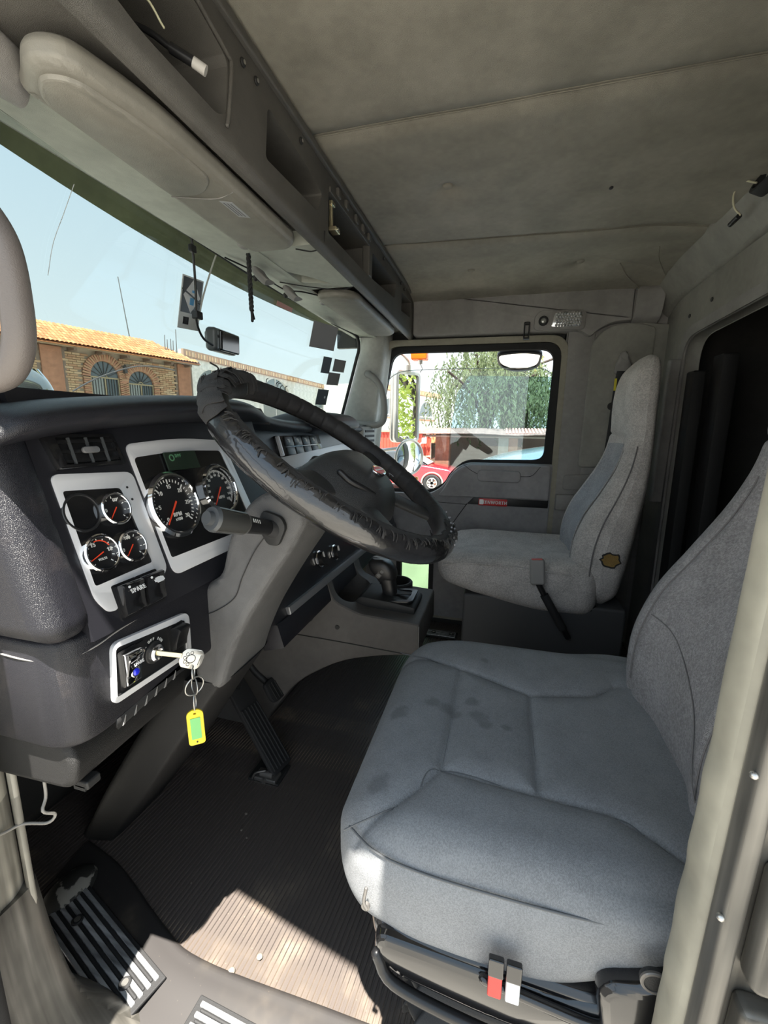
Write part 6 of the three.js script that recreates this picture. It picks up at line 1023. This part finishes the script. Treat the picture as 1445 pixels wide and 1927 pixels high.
{ // open brick shed with patched roof
  const t = thing('brick_stall', 'open brick stall with a ragged low roof under the willow', 'shed');
  obj('back_wall', box(20.5, 20.7, GY, 0.98, -2.9, 5), mat([0.24, 0.17, 0.14], 0.9), t); obj('roof_sheet', loft([[-3.3, 0.02], [-1, 0.05], [0.6, 0.0], [2.2, 0.06], [4.6, 0]].map(([z, d]) => [[17.6, 0.78 + d, z], [17.6, 0.86 + d, z], [19, 1.0 + d, z], [20.9, 1.05 + d, z], [20.9, 0.98 + d, z], [19, 0.92 + d, z]]), { nu: 24, nv: 20 }), mat([0.30, 0.20, 0.17], 0.9, { map: T.streak }), t);
  for (let i = 0; i < 24; i++) obj('roof_corrugation', rod([17.58, 0.86, 0.2 + i * 0.13], [19.2, 1.06, 0.2 + i * 0.13], 0.05, 0.05, 6), mat([0.45, 0.24, 0.20], 0.8), t);
  for (const [z, w, rgb] of [[-2.35, 0.62, [0.30, 0.14, 0.09]], [0.10, 0.40, [0.42, 0.40, 0.34]], [0.48, 0.36, [0.40, 0.22, 0.15]], [3.6, 0.4, [0.35, 0.2, 0.14]]]) obj('brick_pier', box(17.8, 18.3, GY, 0.82, z - w / 2, z + w / 2, 0.02), mat(rgb, 0.9, { bumpMap: T.plush, bumpScale: 0.01, map: T.blot }), t);
  obj('beam', rod([17.75, 0.74, -3.2], [17.75, 0.74, 4.6], 0.05, 0.05, 8), mat([0.2, 0.16, 0.13], 0.9), t);
  obj('orange_fascia', box(21.4, 21.6, 0.32, 0.90, -3.4, -2.5), mat([0.66, 0.28, 0.13], 0.8), t); obj('opening_side', [box(21.5, 23.5, -0.5, 0.32, -3.45, -3.40), box(21.5, 23.5, -0.5, 0.32, -2.5, -2.45), box(23.4, 23.5, -0.5, 0.32, -3.4, -2.5), box(21.5, 23.5, 0.30, 0.34, -3.4, -2.5)], mat([0.26, 0.2, 0.17], 0.9), t); obj('opening_sill', box(21.4, 21.6, -1.35, -0.5, -3.4, -2.5), mat([0.60, 0.42, 0.30], 0.9), t);
  obj('clutter', Array.from({ length: 14 }, (_, i) => { const r = mulberry(50 + i); return box(18.6 + r(), 19.2 + r(), GY, GY + 0.5 + 1.1 * r(), -1.9 + i * 0.4, -1.6 + i * 0.4 + 0.2 * r(), 0.02); }), mat([0.22, 0.18, 0.16], 0.9), t).userData.kind = 'stuff';
}
// trees
function tree(label, base, h, spread, leafRGB, seed, { strands = 500, droop = 1, leaf = 0.16, trunkR = 0.25, crown = 0.35 } = {}) {
  const t = thing('tree', label, 'tree'), r = mulberry(seed), bark = mat([0.07, 0.055, 0.045], 0.9, { bumpMap: T.plush, bumpScale: 0.02 });
  const B = V(...base);
  obj('trunk', tube([B, B.clone().add(V(0.1, h * 0.2, -0.1)), B.clone().add(V(-0.05, h * 0.42, -0.25)), B.clone().add(V(0.1, h * 0.62, -0.3))], trunkR, 9), bark, t);
  const tips = [];
  for (let i = 0; i < 13; i++) { const a = i / 13 * 6.283 + r(), k = 0.35 + 0.65 * r(), s = B.clone().add(V(0, h * (0.30 + 0.25 * r()), -0.2)), e = B.clone().add(V(Math.cos(a) * spread * k, h * (0.62 + 0.33 * r()), Math.sin(a) * spread * k)); const m = s.clone().lerp(e, 0.5).add(V(0, h * 0.07, 0)); obj('branch', tube([s, m, e], trunkR * 0.22, 6), bark, t); tips.push([s, m, e]); }
  const pos = [], nor = [], q = new THREE.Quaternion(), e = new THREE.Euler(), quad = [V(-0.5, 0, 0), V(0, 0.16, 0.03), V(0.5, 0, 0), V(0, -0.16, 0.03)];
  for (let i = 0; i < strands; i++) {
    const a = r() * 6.283, k = Math.sqrt(r()), yy = h * (crown + (1 - crown) * Math.pow(r(), 0.7)); const lim = Math.sqrt(clamp(1 - Math.pow((yy / h - 0.62) / 0.42, 2), 0.05, 1));
    const c = B.clone().add(V(Math.cos(a) * spread * k * lim, yy, Math.sin(a) * spread * k * lim)), n = droop ? 13 : 7, sx = (r() - 0.5) * 0.3, sz = (r() - 0.5) * 0.3;
    for (let j = 0; j < n; j++) { const d = droop ? j * leaf * 0.62 : 0, p = c.clone().add(V(sx * j * 0.1 + (r() - 0.5) * leaf * (droop ? 1 : 3.2), -d + (droop ? 0 : (r() - 0.5) * leaf * 3), sz * j * 0.1 + (r() - 0.5) * leaf * (droop ? 1 : 3.2))); e.set((r() - 0.5) * 1.2, r() * 6.283, droop ? -1.2 + (r() - 0.5) * 0.9 : (r() - 0.5) * 2); q.setFromEuler(e); const sc = leaf * (0.8 + 0.6 * r()); const v = quad.map((w) => w.clone().multiplyScalar(sc).applyQuaternion(q).add(p)); for (const id of [0, 1, 2, 0, 2, 3]) pos.push(v[id].x, v[id].y, v[id].z); }
  }
  const g = new THREE.BufferGeometry(); g.setAttribute('position', new THREE.Float32BufferAttribute(pos, 3)); g.computeVertexNormals();
  const f = obj('foliage', g, mat(leafRGB, 0.8, { transmission: 0.35, thickness: 0 }), t); f.userData.kind = 'stuff';
  return t;
}
tree('large drooping willow above the brick stall', [21.5, GY, -0.6], 6.4, 3.2, [0.105, 0.15, 0.06], 201, { strands: 620, leaf: 0.20, trunkR: 0.26, crown: 0.46 });
tree('smaller willow to the right of the large one', [22.5, GY, 1.3], 5.2, 1.9, [0.11, 0.165, 0.065], 202, { strands: 300, leaf: 0.19, trunkR: 0.16, crown: 0.42 });
tree('tall yellow green tree behind the willows', [27, GY, 0.3], 8.2, 1.7, [0.30, 0.30, 0.10], 203, { strands: 260, droop: 0, leaf: 0.26, crown: 0.6 });
tree('bright leafy tree mirrored in the door mirror', [4.6, GY, 10.5], 6.4, 2.6, [0.27, 0.36, 0.05], 204, { strands: 900, droop: 0, leaf: 0.22, crown: 0.12 });
// parked red car, nose to the right
{
  const t = thing('parked_car', 'red parked car seen past the round mirror', 'car'), x0 = 15.6, x1 = 17.4, g = GY;
  const red = mat([0.50, 0.02, 0.035], 0.25, { clearcoat: 1, clearcoatRoughness: 0.05 });
  const body = roundPoly([[-5.3, g + 0.30, 0.1], [-5.35, g + 0.95, 0.15], [-3.9, g + 1.02, 0.2], [-2.75, g + 1.02, 0.2], [-1.75, g + 0.88, 0.15], [-1.45, g + 0.62, 0.12], [-1.45, g + 0.30, 0.08], [-2.02, g + 0.28], [-2.10, g + 0.55, 0.2], [-2.42, g + 0.72, 0.25], [-2.75, g + 0.55, 0.2], [-2.84, g + 0.28], [-4.30, g + 0.28], [-4.38, g + 0.55, 0.2], [-4.7, g + 0.72, 0.25], [-5.02, g + 0.55, 0.2], [-5.1, g + 0.28]], 0.06, 6);
  obj('body', ext(body, x1 - x0, AX(x1), { bevel: 0.08, bs: 4 }), red, t);
  obj('cabin', ext(roundPoly([[-5.2, g + 0.98], [-4.9, g + 1.50, 0.15], [-3.6, g + 1.55, 0.15], [-2.65, g + 1.0]], 0.1, 6), 1.5, AX(x1 - 0.15), { bevel: 0.08, bs: 3 }), mat([0.06, 0.07, 0.08], 0.08), t);
  obj('windscreen', ext([[x0 + 0.25, 0], [x1 - 0.25, 0], [x1 - 0.35, 0.78], [x0 + 0.35, 0.78]], 0.02, frame([0, g + 1.03, -2.62], [1, 0, 0], [0, 0.55, -0.95])), mat([0.55, 0.50, 0.52], 0.08, { metalness: 0.2 }), t);
  obj('roof', box(x0 + 0.2, x1 - 0.2, g + 1.50, g + 1.58, -5.0, -3.55, 0.04), red, t);
  for (const z of [-2.42, -4.70]) { const w = obj('wheel', new THREE.TorusGeometry(0.27, 0.09, 12, 28).rotateY(Math.PI / 2).translate(x0 + 0.08, g + 0.36, z), M.rubber, t); obj('rim', [ring(0.20, 0.17, 0.05, frame([x0 + 0.03, g + 0.36, z], [0, 0, 1], [0, 1, 0]), 0.01), ...[0, 1, 2, 3, 4].map((i) => new THREE.BoxGeometry(0.04, 0.2, 0.06).translate(0, 0.1, 0).rotateX(i * 1.2566).translate(x0 + 0.02, g + 0.36, z)), disc(0.06, 0.04, frame([x0 + 0.04, g + 0.36, z], [0, 0, 1], [0, 1, 0]))], M.steel, w); obj('arch_trim', new THREE.TorusGeometry(0.40, 0.035, 6, 24, Math.PI).rotateY(Math.PI / 2).translate(x0 + 0.02, g + 0.36, z), mat([0.45, 0.42, 0.36], 0.7), w); }
  obj('headlight', box(x0 - 0.01, x0 + 0.4, g + 0.66, g + 0.78, -1.75, -1.42, 0.04), M.steel, t); obj('grille', box(x0 + 0.2, x1 - 0.2, g + 0.42, g + 0.72, -1.50, -1.40, 0.03), M.black, t);
}
{ // blue bonnet of the truck parked alongside
  const t = thing('parked_truck', 'blue grey bonnet of a vehicle parked beside the passenger door', 'vehicle'), blue = mat([0.13, 0.19, 0.26], 0.2, { clearcoat: 1, clearcoatRoughness: 0.05 });
  obj('bonnet', loft([[-0.55, 0.30], [-0.35, 0.60], [0.0, 0.76], [0.5, 0.86], [1.2, 0.94], [1.7, 0.97]].map(([z, y]) => [[3.5, y - 0.55, z], [3.55, y - 0.12, z], [3.75, y - 0.02, z], [4.3, y + 0.02, z], [4.85, y - 0.02, z], [5.05, y - 0.12, z], [5.1, y - 0.55, z]]), { nu: 42, nv: 30 }), blue, t);
  obj('bonnet_crease', tube([[3.62, 0.66, -0.28], [3.62, 0.73, 0.05], [3.62, 0.83, 0.55], [3.63, 0.90, 1.2]], 0.012, 6), blue, t);
  obj('body_side', box(3.5, 5.1, GY + 0.5, 0.35, -0.5, 4.5, 0.1), blue, t);
  obj('cab', box(3.55, 5.05, 0.3, 1.9, 1.9, 4.4, 0.25, 4), blue, t); obj('cab_glass', ext([[3.7, 0], [4.9, 0], [4.8, 0.75], [3.8, 0.75]], 0.02, frame([0, 0.98, 1.62], [1, 0, 0], [0, 1, 0.45])), M.winGlass, t);
  for (const z of [0.25, 3.7]) obj('wheel', new THREE.TorusGeometry(0.36, 0.14, 12, 28).rotateY(Math.PI / 2).translate(3.62, GY + 0.5, z), M.rubber, t);
}
// passenger door mirrors, beacon and bracket
{
  const t = thing('door_mirror', 'tall chrome framed mirror outside the passenger window full of green leaves', 'mirror');
  const nrm = V(-0.56, 0.02, 0.83).normalize(), u = V(0, 1, 0).cross(nrm).normalize(), m = frame([2.27, 1.152, -0.545], u, [0, 1, 0]);
  const o = rr(-0.098, 0.098, -0.205, 0.205, 0.03, 6), k = rr(-0.085, 0.085, -0.190, 0.190, 0.022, 6);
  obj('frame', ext(o, 0.03, m.clone().multiply(new THREE.Matrix4().makeTranslation(0, 0, -0.02)), { holes: [k.slice().reverse()], bevel: 0.006 }), M.steel, t);
  obj('glass', ext(k, 0.012, m.clone().multiply(new THREE.Matrix4().makeTranslation(0, 0, -0.012))), M.mirror, t);
  obj('back_shell', ext(o, 0.03, m.clone().multiply(new THREE.Matrix4().makeTranslation(0, 0, -0.05)), { bevel: 0.012 }), M.steel, t);
  obj('bracket', [tube([[2.27, 1.365, -0.54], [2.26, 1.41, -0.545], [2.22, 1.45, -0.60], [2.05, 1.465, -0.72], [1.95, 1.46, -0.76]], 0.010, 8), tube([[2.27, 0.92, -0.55], [2.15, 0.905, -0.65], [1.95, 0.90, -0.80]], 0.010, 8), rod([2.265, 1.35, -0.545], [2.265, 1.385, -0.545], 0.02, 0.02)], M.steel, t);
}
{
  const t = thing('round_mirror', 'round convex mirror below the tall door mirror', 'mirror');
  const c = V(2.22, 0.862, -0.515), nrm = V(-0.62, 0.02, 0.78).normalize(), u = V(0, 1, 0).cross(nrm).normalize(), m = frame(c, u, [0, 1, 0]), Rr = 0.30, rad = 0.098, a = Math.asin(rad / Rr);
  obj('glass', new THREE.SphereGeometry(Rr, 40, 20, 0, Math.PI * 2, 0, a).rotateX(Math.PI / 2).translate(0, 0, -Rr * Math.cos(a)).applyMatrix4(m), M.mirror, t);
  obj('rim', new THREE.TorusGeometry(rad + 0.003, 0.008, 10, 40).applyMatrix4(m), M.steel, t);
  obj('back_shell', new THREE.SphereGeometry(rad, 24, 10, 0, Math.PI * 2, 0, Math.PI / 2).scale(1, 0.4, 1).rotateX(-Math.PI / 2).applyMatrix4(m), M.steel, t);
  obj('arm', rod([2.225, 0.93, -0.52], [2.24, 0.98, -0.535], 0.012, 0.012), M.steel, t);
}
{ const t = thing('marker_beacon', 'orange marker lamp at the top of the passenger window', 'lamp'); const or = mat([0.85, 0.26, 0.02], 0.25, { transmission: 0.3, thickness: 0 }); obj('lens', ext(roundPoly([[-0.09, 1.405], [0.0, 1.405], [0.0, 1.49], [-0.095, 1.49]].map(([z, y]) => [z - 0.425, y]), 0.012), 0.07, AX(2.26), { bevel: 0.008 }), or, t); obj('stem', [rod([2.225, 1.405, -0.465], [2.225, 1.385, -0.465], 0.016, 0.012), tube([[2.225, 1.385, -0.465], [2.23, 1.36, -0.455], [2.25, 1.345, -0.47]], 0.003, 5)], M.steel, t); }
tag(obj('side_marker', [box(2.16, 2.20, 0.70, 0.755, -0.50, -0.45, 0.01)], mat([0.85, 0.28, 0.03], 0.3)), 'small orange side lamp below the round mirror', 'lamp');
{ // own bonnet-mounted chrome mirror pod seen through the windscreen corner
  const t = thing('bonnet_mirror', 'dark chrome rounded mirror pod beyond the left windscreen corner', 'mirror');
  obj('pod', new THREE.SphereGeometry(0.12, 36, 24).scale(1.0, 0.72, 0.8).translate(0.66, 1.115, -1.35), mat([0.30, 0.33, 0.34], 0.08, { metalness: 0.8 }), t);
  obj('chrome_band', loft([0, 0.35, 0.7, 1].map((k) => { const y = lerp(1.06, 1.185, k), b = 0.02 * Math.sin(k * 3.14); return [[0.715 + b, y, -1.265 - 0.05 * k], [0.735 + b, y, -1.262 - 0.05 * k], [0.74 + b, y, -1.28 - 0.05 * k], [0.715 + b, y, -1.285 - 0.05 * k]]; }), { nu: 16, nv: 12 }), M.chrome, t);
  obj('stalk', rod([0.66, 1.05, -1.35], [0.66, 0.85, -1.38], 0.02, 0.03), M.dark, t);
}
// marks on the windscreen: wiper scratch and a hair crack
{
  const w = scene.getObjectByName('window_3'), on = (x, y) => V(x, y, wsZ(x, y) + 0.005);
  const s = obj('wiper_scratch', tube([on(0.44, 1.095), on(0.48, 1.118), on(0.53, 1.14), on(0.60, 1.163), on(0.67, 1.172), on(0.74, 1.172)], 0.0016, 5, false, 40), mat([0.85, 0.87, 0.86], 0.6), w); s.userData.label = 'white arc scratched by the wiper';
  const c = obj('hair_crack', tube([on(0.40, 1.43), on(0.385, 1.38), on(0.37, 1.33), on(0.365, 1.28)], 0.0006, 4, false, 20), mat([0.75, 0.8, 0.8], 0.5), w);
}

{ // own bonnet, unseen below the dashboard line, added to bounce sunlight onto the header
  const t = thing('bonnet', 'silver bonnet of the truck itself below the windscreen', 'bonnet');
  obj('panel', loft([[-1.22, 0.90, 0.78], [-1.6, 0.88, 0.74], [-2.2, 0.80, 0.68], [-2.8, 0.66, 0.62]].map(([z, y, w]) => [[1.0 - w, y - 0.5, z], [1.0 - w, y - 0.08, z], [1.0 - w * 0.6, y, z], [1.0, y + 0.01, z], [1.0 + w * 0.6, y, z], [1.0 + w, y - 0.08, z], [1.0 + w, y - 0.5, z]]), { nu: 42, nv: 16 }), mat([0.62, 0.62, 0.61], 0.35, { metalness: 0.2 }), t);
}

renderer.render(scene, camera);
